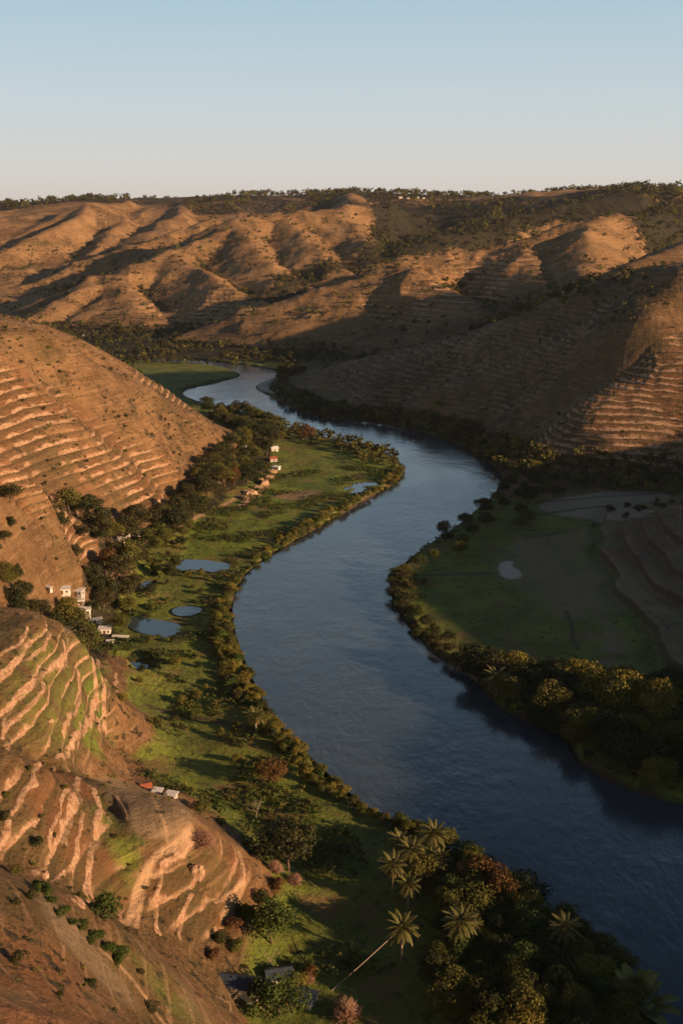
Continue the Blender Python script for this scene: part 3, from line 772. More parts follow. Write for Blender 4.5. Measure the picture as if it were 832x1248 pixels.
# ------------------------------------------------------------------ scattering
def inside(P, x, y):
    P = np.asarray(P); x0, y0 = P[:, 0], P[:, 1]; x1, y1 = np.roll(x0, -1), np.roll(y0, -1)
    c = ((y0[None] > y[:, None]) != (y1[None] > y[:, None])) & (x[:, None] < (x1 - x0)[None] * (y[:, None] - y0[None]) / (y1 - y0 + 1e-9)[None] + x0[None])
    return c.sum(1) % 2 == 1
def scatter(P, n_, mind, seed, cond=None, tries=30):
    rs = np.random.default_rng(seed); P = np.asarray(P)[:, :2]
    lo, hi = P.min(0), P.max(0); out = []; cell = {}
    for _ in range(tries):
        q = rs.uniform(lo, hi, (max(n_ * 4, 200), 2)); m = inside(P, q[:, 0], q[:, 1]); q = q[m]
        if cond is not None and len(q): q = q[cond(q[:, 0], q[:, 1])]
        for p in q:
            k = (int(p[0] // mind), int(p[1] // mind))
            if any(((p[0] - o[0]) ** 2 + (p[1] - o[1]) ** 2) < mind * mind for a in (-1, 0, 1) for b in (-1, 0, 1) for o in cell.get((k[0] + a, k[1] + b), ())): continue
            cell.setdefault(k, []).append(p); out.append(p)
            if len(out) >= n_: return out
    return out
wet = sampler(pondmask); sands = sampler(np.clip(sand + path, 0, 1))
dry_land = lambda x, y: (water_d(x, y) > .2) & (wet(x, y) < .1)
KEEP = [(57,718),(76,724),(95,726),(99,738),(102,751),(115,760),(128,774),(134,786),(147,779),(149,664),(166,655),(152,655),(296,551),(334,552),(333,565),(337,575),(178,962),(192,968),(209,973),(292,1206),(340,1198)]
KP = np.array([hit(*k) for k in KEEP])
def clear(x, y):
    ok = np.ones(np.shape(x), bool)
    for p in KP:
        n_ = math.hypot(p[0], p[1]); ux, uy = -p[0] / n_, -p[1] / n_          # towards the open side
        a = (x - p[0]) * ux + (y - p[1]) * uy; b = np.abs((x - p[0]) * uy - (y - p[1]) * ux)
        L = 9 if p[1] < 500 else 16
        ok &= ~((a > -4) & (a < L) & (b < 3.0))
    return ok
counts = {'tree': 0, 'bush': 0}
def grove(P, n_, mind, seed, kinds, hr, label, group, cond=None, wr=(.85, 1.25), raw=False):
    P = P if raw else ground_poly(P, True, 1)
    rs = np.random.default_rng(seed + 1); ks = list(kinds); pr = np.array([kinds[k] for k in ks], float); pr /= pr.sum()
    c_ = (lambda x, y: dry_land(x, y) & clear(x, y) & cond(x, y)) if cond else (lambda x, y: dry_land(x, y) & clear(x, y))
    for p in scatter(P, n_, mind, seed, c_):
        k = ks[rs.choice(len(ks), p=pr)]
        tone = {'olive': 'olive', 'dark': 'dark green', 'green': 'fresh green', 'gold': 'golden olive', 'rust': 'rust brown'}[k]
        put(protoT[k][rs.integers(3)], 'broadleaf_tree', p[0], p[1], rs.uniform(*hr), rs.uniform(*wr), tone + ' ' + label, 'tree', tone + ' ' + group); counts['tree'] += 1
def thicket(P, n_, mind, seed, kinds, hr, label, group, cond=None, wr=(.9, 1.4), raw=False):
    P = P if raw else ground_poly(P, True, 1)
    rs = np.random.default_rng(seed + 1); ks = list(kinds); pr = np.array([kinds[k] for k in ks], float); pr /= pr.sum()
    c_ = (lambda x, y: dry_land(x, y) & clear(x, y) & cond(x, y)) if cond else (lambda x, y: dry_land(x, y) & clear(x, y))
    for p in scatter(P, n_, mind, seed, c_):
        k = ks[rs.choice(len(ks), p=pr)]
        tone = {'olive': 'olive', 'dark': 'dark green', 'green': 'fresh green', 'gold': 'golden olive', 'rust': 'rust brown'}[k]
        put(protoB[k][rs.integers(3)], 'bush', p[0], p[1], rs.uniform(*hr), rs.uniform(*wr), tone + ' ' + label, 'bush', tone + ' ' + group); counts['bush'] += 1

# left bank hedge
band = lambda a, b: (lambda x, y: (water_d(x, y) > a) & (water_d(x, y) < b))
thicket([(505,1025),(470,1000),(400,985),(350,935),(300,880),(262,800),(262,745),(283,715),(300,695),(345,655),(420,615),(470,590),(480,570),(520,570),(500,620),(400,680),(320,720),(310,760),(350,860),(420,940),(500,985),(560,1010),(560,1040)], 225, 2.8, 11,
        {'olive': 4, 'gold': 3, 'green': 1, 'dark': 1}, (2.2, 3.8), 'bush in the dense hedge lining the left river bank', 'bushes of the left bank hedge', lambda x, y: (water_d(x, y) > .8) & (water_d(x, y) < 8 + 7 * ((y > 330) & (y < 480))))
thicket([(150,800),(230,760),(262,800),(300,880),(340,940),(300,960),(230,900),(180,880),(140,860)], 20, 5.5, 12, {'olive': 3, 'dark': 2, 'gold': 1}, (1.6, 3.2), 'bush scattered on the marshy green flat', 'bushes on the left green flat')
thicket([(120,640),(210,640),(240,700),(290,690),(270,740),(215,740),(150,760),(130,720)], 18, 5, 13, {'olive': 3, 'dark': 2}, (1.6, 3.0), 'bush between the ponds and the wooded hill foot', 'bushes around the ponds')
thicket([(440,970),(490,992),(520,1018),(500,1020),(465,1003),(435,990)], 12, 2.4, 15, {'olive': 2, 'gold': 1}, (2, 3.2), 'bush above the dark cut bank near the palms', 'bushes above the cut bank')
# foreground wood, lower right
grove([(500,1040),(560,1050),(620,1092),(700,1140),(765,1195),(800,1290),(560,1290),(520,1200),(540,1130),(500,1080)], 64, 3.9, 21, {'olive': 5, 'dark': 2, 'green': 2, 'rust': .5, 'gold': 1}, (5.5, 9.0), 'tree in the dense wood on the near left bank', 'trees of the wood by the near bank', None, (.9, 1.3))
# wood along the hill foot on the left
grove([(75,600),(140,652),(190,630),(225,600),(255,570),(290,540),(245,495),(262,498),(315,510),(345,525),(340,560),(320,585),(270,612),(215,650),(165,690),(160,740),(125,790),(70,765),(50,735),(90,690),(120,665),(80,625)], 112, 5.6, 22, {'olive': 4, 'dark': 5, 'rust': .25}, (8, 13.5), 'tree in the wood along the foot of the terraced hill', 'trees at the foot of the terraced hill')
grove([(0,600),(30,640),(100,640),(130,660),(110,700),(120,740),(100,775),(60,765),(30,748),(0,700)], 26, 5.5, 27, {'olive': 2, 'dark': 4}, (4.5, 8), 'tree on the brown slope just left of the white huts', 'trees on the slope by the white huts', lambda x, y: pn(30, x, y, 15) > -.05)
grove([(150,660),(210,645),(235,640),(215,690),(205,720),(160,760),(145,800),(120,790),(150,730)], 22, 5, 28, {'olive': 4, 'dark': 3}, (5, 8.5), 'tree between the white huts and the ponds', 'trees between the huts and the ponds')
# right bank woods: dark foliage puts their shade into the crown colour
grove([(480,700),(470,725),(492,765),(530,800),(580,835),(640,890),(690,915),(760,965),(850,1010),(850,850),(790,850),(700,835),(640,820),(560,790),(515,745),(500,700)], 46, 4.4, 23, {'dark': 6, 'olive': 2}, (3.2, 5.5), 'low tree in the shaded hedge along the right bank', 'low trees of the right bank hedge', lambda x, y: (water_d(x, y) < 7) & (y > 350), (1.0, 1.5))
grove([(560,800),(600,845),(640,890),(690,915),(760,965),(850,1010),(850,850),(790,850),(700,835),(640,820)], 50, 5.0, 26, {'dark': 6, 'olive': 2, 'gold': .5}, (8, 12.5), 'tree in the dark wood on the right bank', 'trees of the dark right bank wood', lambda x, y: (water_d(x, y) < 9) | ((x > 55) & (y < 350)), (.95, 1.3))
grove([(600,570),(650,580),(700,600),(650,620),(640,650),(600,660),(560,680),(520,690),(500,700),(520,655),(590,612),(605,590)], 32, 8.5, 24, {'dark': 5, 'olive': 2}, (5, 9), 'tree in the wood at the outer bend of the river', 'trees at the river bend', None, (1, 1.35))
thicket([(745,640),(700,630),(740,618),(850,600),(850,640),(790,632)], 14, 4.5, 14, {'dark': 1}, (2, 4), 'bush beside the fallow field on the right flat', 'bushes by the fallow field')
print('groves', counts, round(time.time() - T0, 1))

# ------------------------------------------------------------------ single trees that stand out
def single(proto, px, py, h, w, label, name=None, cat='tree'):
    p = hit(px, py)
    o = put(proto, None, p[0], p[1], h, w, label, cat)
    return o
single(protoT['dark'][2], 352, 1062, 11.5, 1.25, 'large round dark tree between the cream cliffs and the dim meadow'); 
single(protoT['rust'][1], 332, 958, 8, 1.2, 'rust brown round tree on the edge of the green meadow')
single(protoT['green'][1], 333, 1152, 10.5, 1.05, 'green round tree with a bare pale trunk above the farmhouse')
single(protoT['green'][2], 337, 1240, 9.0, 1.2, 'green leafy tree just in front of the dark-roofed farmhouse')
single(protoT['rust'][2], 373, 538, 12, .9, 'tall rust orange tree standing alone beside the river bend')
single(protoT['gold'][0], 628, 552, 12, .9, 'golden sunlit tree above the shaded right bank')  # gold foliage here and below puts the low sun into the crown colour
single(protoT['gold'][1], 650, 578, 9, 1.0, 'low golden tree just below the taller golden one')
single(protoT['gold'][2], 468, 516, 10, 1.2, 'golden crown catching the sun on the far right bank')
single(protoT['gold'][0], 535, 498, 7, 1.1, 'small golden tree part way up the shaded slope') 
single(protoT['gold'][1], 725, 868, 15, 1.0, 'tall golden olive tree at the left end of the sunlit group')
single(protoT['gold'][2], 762, 878, 16, .95, 'tall golden olive tree in the middle of the sunlit group')
single(protoT['gold'][0], 800, 892, 17, .9, 'tallest golden olive tree, right end of the sunlit group')
single(protoT['olive'][1], 828, 930, 13, .9, 'olive tree at the right edge beside the sunlit group')
single(protoT['rust'][1], 584, 1092, 9.5, 1.3, 'broad rust brown tree beside the palm cluster on the near bank')
single(protoT['rust'][0], 612, 1108, 9.5, 1.1, 'taller rust brown tree overhanging the water')
single(protoB['green'][1], 127, 1118, 4.2, 1.1, 'bright green bush below the cream terrace scar', cat='bush')
single(protoB['dark'][1], 48, 1033, 2.2, 1.1, 'small dark bush alone on the middle terrace', cat='bush')
single(protoB['dark'][2], 8, 1000, 2.0, 1.2, 'small dark bush at the left edge under the upper terrace', cat='bush')
single(protoB['olive'][2], 246, 990, 3.4, 1.1, 'olive bush between the huts and the pink bush', cat='bush')
single(protoB['rust'][0], 340, 1085, 3.0, 1.2, 'red brown bush under the two pink bushes', cat='bush')
single(protoB['rust'][2], 378, 1190, 2.4, 1.2, 'reddish bush beside the foot of the leaning pole', cat='bush')
single(protoB['gold'][1], 362, 1205, 3.4, 1.1, 'yellow brown bush right of the farmhouse', cat='bush')
for i, (px, py, h) in enumerate([(300,1120,3.2),(285,1135,3.0),(270,1148,2.6),(290,1160,2.8),(262,1170,2.4),(320,1100,3.2)]):
    single(protoB[['olive','rust','dark'][i % 3]][i % 3], px, py, h, 1.2, ['olive','rust brown','dark green'][i % 3] + ' bush on the eroded slope above the farmhouse', cat='bush')['group'] = ['olive','rust brown','dark green'][i % 3] + ' bushes above the farmhouse'
# shrubs on the near hillsides
rs_ = np.random.default_rng(77)
for Pz, n_, lab, grp, kk in [([(0,600),(60,610),(110,660),(60,720),(60,745),(0,745)], 12, 'bush on the brown slope above the ravine', 'bushes on the brown slope', 'dark'),
                         ([(0,1080),(150,1150),(230,1250),(0,1250)], 7, 'low bush on the dark near hillside', 'low bushes on the near hillside', 'dark'),
                         ([(38,1088),(75,1122),(145,1180),(150,1172),(80,1108),(42,1078)], 18, 'small green bush in the line crossing the near hillside', 'small bushes in a line on the near hillside', 'green'),
                         ([(0,930),(120,960),(160,1100),(60,1080),(0,1060)], 8, 'low bush on the middle terraces', 'low bushes on the middle terraces', 'olive'),
                         ([(100,470),(200,500),(260,560),(200,560),(100,500)], 10, 'bush on the smooth brown shoulder', 'bushes on the brown shoulder', 'dark')]:
    thicket(Pz, n_, 1.6 if n_ == 18 else 4.5, 500 + n_, {kk: 1}, (.8, 2.0), lab, grp, None, (1.0, 1.6))

# ------------------------------------------------------------------ bare and dry plants
def twig_mesh(seed, n_, mat, dome=True, droop=.1, wid=.006):
    rs = np.random.default_rng(seed); bm = bmesh.new()
    for i in range(n_):
        a = rs.uniform(0, 2 * math.pi); e = math.asin(rs.uniform(.05, 1.0)); L = rs.uniform(.75, 1.0)
        d = Vector((math.cos(a) * math.cos(e) * .8, math.sin(a) * math.cos(e) * .8, math.sin(e))); 
        P = [Vector((0, 0, 0)), d * L * .5 + Vector(rs.normal(size=3) * .03), d * L + Vector(rs.normal(size=3) * .05)]
        tube(bm, P, wid * 1.6, wid * .5, 3)
        for k in range(3):
            q = P[1].lerp(P[2], rs.uniform(0, .8)); tube(bm, [q, q + Vector(rs.normal(size=3) * .09) + d * .12], wid, wid * .4, 3)
    return bm_mesh('twigs', bm, mat)
def bare_tree_mesh(seed, mat):
    rs = np.random.default_rng(seed); bm = bmesh.new()
    def br(p, d, L, r, k):
        e = p + d * L; tube(bm, [p, (p + e) / 2 + Vector(rs.normal(size=3) * L * .07), e], r, r * .6, 5)
        if k == 0: return
        for i in range(3): 
            nd = (d + Vector(rs.normal(size=3) * .55)).normalized(); nd.z = abs(nd.z) * .7 + .15; br(e, nd.normalized(), L * .68, r * .58, k - 1)
    br(Vector((0, 0, -.02)), Vector((0, 0, 1)), .34, .022, 4)
    return bm_mesh('branches', bm, mat)
tw = [twig_mesh(40 + i, 300, LM['pink'], wid=.012) for i in range(2)]
for i, (px, py, s, lab) in enumerate([(246,1030,4.0,'round pink dry bush at the corner of the olive plateau field'),(334,1062,3.0,'left one of the two pink dry bushes under the large dark tree'),(358,1076,2.7,'right one of the two pink dry bushes under the large dark tree'),
                                      (125,722,9.0,'large pinkish bare-twigged tree behind the white huts'),(375,1196,2.0,'small pink dry bush below the leaning pole foot'),(422,1238,4.0,'brown pink dry bush at the bottom edge beside the pole'),(235,985,2.4,'small pale dry bush right of the three huts')]):
    p = hit(px, py); o = bpy.data.objects.new('dry_bush', tw[i % 2]); COL.objects.link(o); o.location = (p[0], p[1], p[2] - .1); o.scale = (s, s, s * .95); o.rotation_euler.z = i
    props(o, lab, 'dry bush')
bt = [bare_tree_mesh(60 + i, PALE) for i in range(2)]
for i, (px, py, s, lab) in enumerate([(313,1000,6.5,'bare white-branched tree in the green meadow'),(280,1232,5.5,'bare thin pale tree left of the farmhouse'),(82,785,6.0,'bare pale forked tree under the white huts'),(330,1175,4,'bare pale sapling under the green tree')]):
    p = hit(px, py); o = bpy.data.objects.new('bare_tree', bt[i % 2]); COL.objects.link(o); o.location = (p[0], p[1], p[2] - .1); o.scale = (s, s, s); o.rotation_euler.z = i * 1.7
    props(o, lab, 'bare tree')

# ------------------------------------------------------------------ palms
def frond_mesh(seed, mat, L=1.0, droop=.5, leaflet=.20, n_=22, wid=.030):
    rs = np.random.default_rng(seed); bm = bmesh.new(); S_ = 9
    pts = [Vector((L * t, 0, .30 * L * t - droop * L * t * t)) for t in np.linspace(0, 1, S_)]
    tube(bm, pts, .012, .004, 4)
    for i in range(n_):
        t = .12 + .86 * i / (n_ - 1); k = t * (S_ - 1); a = int(min(k, S_ - 2)); p = pts[a].lerp(pts[a + 1], k - a); tg = (pts[a + 1] - pts[a]).normalized()
        ll = leaflet * math.sin(math.pi * (.12 + .80 * t)) * rs.uniform(.85, 1.1)
        for sgn in (-1, 1):
            d = (tg * .75 + Vector((0, sgn, -.12 - .25 * rs.uniform()))).normalized(); e = p + d * ll; mdl = p + d * ll * .5 + Vector((0, 0, .02))
            w_ = tg * wid
            v = [bm.verts.new(p - w_ * .5), bm.verts.new(mdl - w_ + Vector((0, 0, -.012))), bm.verts.new(e), bm.verts.new(mdl + w_), bm.verts.new(p + w_ * .5)]
            bm.faces.new(v)
    me = bm_mesh('frond', bm, mat, False)
    a_ = me.attributes.new('tint', 'FLOAT', 'POINT'); a_.data.foreach_set('value', rs.uniform(0, 1, len(me.vertices)).astype(np.float32))
    return me
FR = [frond_mesh(1, LM['frond'], droop=.45), frond_mesh(2, LM['frond'], droop=.62)]
DF = frond_mesh(3, LM['deadfrond'], droop=.5, n_=14)
def palm(px, py, h, R, label, lean=(0, 0), nf=40, nd=9, group=None, base_px=True):
    p = hit(px, py); root = empty('palm_tree', (p[0], p[1], p[2] - .1), random.uniform(0, 6.28)); props(root, label, 'palm', group)
    R *= 1.3
    rz = root.rotation_euler.z; lx = lean[0] * math.cos(-rz) - lean[1] * math.sin(-rz); ly = lean[0] * math.sin(-rz) + lean[1] * math.cos(-rz)
    bm = bmesh.new(); tube(bm, [(0, 0, 0), (lx * .1, ly * .1, h * .3), (lx * .45, ly * .45, h * .65), (lx, ly, h)], .26, .17, 8)
    child('trunk', bm_mesh('trunk', bm, PALE), root)
    for i in range(nf):
        o = child('frond', FR[i % 2], root); o.location = (lx, ly, h); t = i / nf
        o.rotation_euler = (0, math.radians(-58 + 95 * t) , i * 2.39996); o.scale = (R * random.uniform(.85, 1.05),) * 3
    for i in range(nd):
        o = child('dead_frond', DF, root); o.location = (lx, ly, h - .1); o.rotation_euler = (0, math.radians(random.uniform(48, 72)), i * 2 * math.pi / nd + random.uniform(-.2, .2)); o.scale = (R * .75,) * 3
    return root
palm(489,1172,7.8,3.0,'palm with brown skirt that the long pale pole leans toward')
palm(566,1172,9.0,3.1,'palm with a curved pale trunk and broken stump beside it', (-1.0, .4))
palm(686,1170,7.5,3.0,'lone palm leaning over the water right of the near wood', nd=12)
palm(478,1088,7.0,2.8,'leftmost palm of the cluster, pale fronds')
palm(497,1108,6.0,2.5,'lowest palm of the cluster, at its foot')
palm(500,1075,8.0,3.0,'middle palm of the cluster')
palm(527,1058,9.0,3.2,'tallest palm of the cluster, at the waterside')
palm(520,1075,6.5,2.8,'palm behind the middle one in the cluster, right side')
palm(487,1058,7.2,2.6,'farthest palm of the cluster, at its upper left')
palm(535,1075,6.0,2.6,'rightmost low palm of the cluster')
palm(312,893,5.5,2.6,'short palm in the left bank hedge beside the meadow', nd=5)
palm(604,848,6.5,4.2,'golden palm with wide upright fronds on the right bank', nf=22, nd=3)
palm(828,636,9.5,2.0,'tall slender palm on the top step of the right knoll', nf=16, nd=5)
palm(788,838,5.5,1.0,'small thin palm alone above the sunlit group of trees', nf=12, nd=2)
# broad-leaved giant plant, bottom right
def blade_mesh(seed):
    rs = np.random.default_rng(seed); bm = bmesh.new(); S_ = 10; row = []
    for i in range(S_):
        t = i / (S_ - 1); w_ = 0 if t < .28 else .13 * math.sin(math.pi * min(1, (t - .26) / .78)) ** .6
        c = Vector((t * .45 + .25 * t * t, 0, t * .95 - .35 * t * t)); w_ = max(w_, .008)
        row.append([bm.verts.new(c + Vector((0, -w_, .25 * w_))), bm.verts.new(c), bm.verts.new(c + Vector((0, w_, .25 * w_)))])
    for a, b in zip(row, row[1:]):
        for k in range(2): bm.faces.new([a[k], a[k + 1], b[k + 1], b[k]])
    me = bm_mesh('leaf', bm, LM['blade']); a_ = me.attributes.new('tint', 'FLOAT', 'POINT'); a_.data.foreach_set('value', rs.uniform(.2, 1, len(me.vertices)).astype(np.float32)); return me
BL = [blade_mesh(i) for i in range(3)]
for (px, py, s, n_, lab) in [(776,1236,10,15,'giant broad-leaved banana plant at the bottom right corner'),(562,1182,2.6,8,'small banana plant at the foot of the curved palm'),(752,1245,6.0,9,'broad-leaved banana plant left of the giant one'),(137,950,2.2,12,'spiky pale aloe clump on the edge of the olive field')]:
    p = hit(px, py); r_ = empty('banana_plant' if 'aloe' not in lab else 'aloe_plant', (p[0], p[1], p[2] - .1)); props(r_, lab, 'banana plant' if 'aloe' not in lab else 'aloe')
    for i in range(n_):
        o = child('leaf', BL[i % 3], r_); o.rotation_euler = (0, math.radians(random.uniform(-25, 20)), i * 2.4); o.scale = (s * random.uniform(.8, 1.1), s * random.uniform(.8, 1.1) * (.35 if 'aloe' in lab else 1), s * random.uniform(.85, 1.1))

# ------------------------------------------------------------------ far woods and scrub nobody could count
def mass(name, items, mat_w, label, cat, seed, cards=34, rel=.16):
    """items: x, y, height, width factor, material index -> one object"""
    rs = np.random.default_rng(seed); it = np.array(items, float); n_ = len(it)
    C, d, t = crown_cloud(rs, 8, 4000, .5, 1.0, .1, .8, (.16, .28))
    sel = rs.integers(0, 4000, (n_, cards)); rot = rs.uniform(0, 6.28, n_)
    c = C[sel]; dd = d[sel]; ca, sa = np.cos(rot)[:, None], np.sin(rot)[:, None]
    cx_ = c[..., 0] * ca - c[..., 1] * sa; cy_ = c[..., 0] * sa + c[..., 1] * ca
    z = height(it[:, 0], it[:, 1])
    P = np.stack([it[:, 0, None] + cx_ * (it[:, 2] * it[:, 3])[:, None], it[:, 1, None] + cy_ * (it[:, 2] * it[:, 3])[:, None], z[:, None] + (c[..., 2] - .04) * it[:, 2, None]], -1).reshape(-1, 3)
    me = cards_mesh(name, P, dd.reshape(-1, 3), np.repeat(it[:, 2] * rel, cards), mat_w[0], np.clip(np.repeat(rs.uniform(0, .7, n_), cards) + rs.uniform(0, .3, n_ * cards), 0, 1), rs, .75)
    for m_ in mat_w[1:]: me.materials.append(m_)
    me.polygons.foreach_set('material_index', np.repeat(it[:, 4].astype(np.int32), cards))
    o = bpy.data.objects.new(name, me); COL.objects.link(o); props(o, label, cat, None, 'stuff'); return o
def many(P, n_, mind, seed, hr, wr, mi, cond=None, raw=False, pad=0):
    P = P if raw else ground_poly(P, True, 1)
    rs = np.random.default_rng(seed + 5); c_ = (lambda x, y: dry_land(x, y) & cond(x, y)) if cond else dry_land
    return [(p[0], p[1], rs.uniform(*hr), rs.uniform(*wr), rs.choice(mi)) for p in scatter(P, n_, mind, seed, c_, 8)]
wide = [(-1300, 950), (-1300, 3300), (1500, 3300), (1500, 950)]
pn = lambda s, x, y, k: fbm(x / s, y / s, 3, k)
it = []
it += many([(-900, 1180), (-900, 1650), (100, 1650), (250, 1180)], 900, 9, 601, (5, 11), (.8, 1.3), [0, 0, 0, 0, 1], lambda x, y: (height(x, y) < 9) & (pn(90, x, y, 2) > -.25), True)
it += many(wide, 3400, 11, 602, (5, 16), (.8, 1.5), [0, 0, 1], lambda x, y: (scrubs(x, y) > .55) & (y > 1900) & (pn(260, x, y, 3) + .4 * pn(60, x, y, 4) > -.05), True)
it += many(wide, 2400, 9, 603, (4, 10), (.9, 1.3), [0, 0, 1], lambda x, y: (scrubs(x, y) > .5) & (y > 1150) & (y < 2000) & (height(x, y) > 9), True)
it += many([(560,392),(640,355),(700,345),(760,338),(832,325),(832,345),(700,372),(600,400)], 150, 8, 604, (5, 10), (.8, 1.1), [0, 0, 1])
it += many([(-160, 690), (-120, 1250), (260, 1250), (200, 800), (140, 690)], 800, 5.5, 605, (4, 9), (.9, 1.3), [0, 0, 0, 1], lambda x, y: (water_d(x, y) < 26) & (height(x, y) < 7) & (x > -60 + 0 * y), True)
it += many([(350,490),(480,505),(560,525),(640,560),(850,565),(850,600),(700,594),(620,582),(560,547),(500,526),(400,514),(345,500)], 260, 5.5, 607, (5, 9.5), (1, 1.4), [0, 0, 0, 1])
it += many([(0,385),(60,412),(150,437),(215,470),(250,500),(240,490),(170,440),(100,405),(0,375)], 70, 6, 606, (3, 7), (.9, 1.2), [0, 0, 1])
mass('distant_woodland', it, [LM['dark'], LM['olive']], 'dark woodland filling the far valley floor, gullies and plateau rim', 'woodland', 3, 48, .13)
it = []
hillc = lambda a: (lambda x, y: (height(x, y) > 7) & (pn(35, x, y, 9) > a))
it += many([(-320, 300), (-320, 800), (-30, 800), (-30, 300)], 1300, 2.8, 611, (.6, 2.2), (1, 1.7), [0, 0, 1], hillc(.02), True)
it += many([(-120, 90), (-120, 300), (0, 300), (0, 90)], 420, 2.0, 612, (.35, 1.1), (1, 1.7), [0, 1], hillc(.0), True)
it += many([(60, 560), (-60, 1150), (420, 1150), (420, 560)], 900, 5.0, 613, (1.0, 3.2), (1, 1.6), [0, 0, 1], hillc(.05), True)
it += many([(-700, 1150), (-900, 2300), (900, 2300), (600, 1150)], 3600, 7.0, 614, (2.0, 6.0), (1, 1.6), [0, 0, 1], hillc(.0), True)
it += many([(60, 300), (60, 620), (230, 620), (170, 300)], 150, 3.0, 615, (.3, .9), (1, 1.6), [0], lambda x, y: (pn(20, x, y, 12) > .2) & (sands(x, y) < .05), True)
it += many([(-90, 200), (-150, 660), (60, 700), (10, 200)], 2600, 1.3, 616, (.5, 1.9), (1, 1.7), [1, 2, 2, 0], lambda x, y: (pn(26, x, y, 13) > .12) & (height(x, y) < 7) & (wet(x, y) < .05), True)
it += many([(-160, 150), (-160, 720), (260, 720), (260, 150)], 2200, 1.3, 617, (.5, 1.7), (1, 1.8), [1, 1, 2, 0], lambda x, y: (water_d(x, y) < 2.6), True)
mass('hillside_scrub', it, [LM['dark'], LM['olive'], LM['green']], 'low dark scrub dotted over the dry hillsides and flats', 'scrub', 4, 26, .2)
print('plants', round(time.time() - T0, 1), counts)
for d_ in (protoT, protoB):
    for l_ in d_.values():
        for o in l_:
            if o.name not in used:
                for ch in list(o.children): bpy.data.objects.remove(ch)
                bpy.data.objects.remove(o)
# ------------------------------------------------------------------ buildings, pole, rocks
def flat_mat(name, a, b, sc=1.5, rough=.8):
    g = Shade(name); g.color(g.mix(g.rng(g.noise(sc, 4, .6), .35, .68), a, b)); g.b.inputs['Roughness'].default_value = rough; return g.m
WALLW = flat_mat('whitewashed wall', (.80, .76, .70), (.62, .55, .47)); WALLG = flat_mat('grey weathered wall', (.45, .43, .40), (.33, .30, .27))
ROOFW = flat_mat('pale metal roof', (.78, .77, .74), (.60, .57, .52), 2.5, .5); ROOFD = flat_mat('dark slate blue metal roof', (.055, .075, .10), (.035, .045, .06), 2.0, .45)
ROOFR = flat_mat('rusty red roof', (.40, .12, .06), (.26, .09, .05), 2.0, .7); DARKW = flat_mat('dark window glass', (.02, .025, .03), (.03, .03, .035), 1, .2)
DOORM = flat_mat('brown timber door', (.16, .09, .05), (.10, .06, .035)); ROCKM = flat_mat('cream eroded rock', (.46, .31, .20), (.26, .15, .085), .6, .95)
def box_bm(bm, x0, x1, y0, y1, z0, z1):
    v = [bm.verts.new((x, y, z)) for z in (z0, z1) for (x, y) in ((x0, y0), (x1, y0), (x1, y1), (x0, y1))]
    for f in ((3, 2, 1, 0), (4, 5, 6, 7), (0, 1, 5, 4), (1, 2, 6, 5), (2, 3, 7, 6), (3, 0, 4, 7)): bm.faces.new([v[i] for i in f])
def box_me(name, mat, *b):
    bm = bmesh.new(); box_bm(bm, *b); return bm_mesh(name, bm, mat, False)
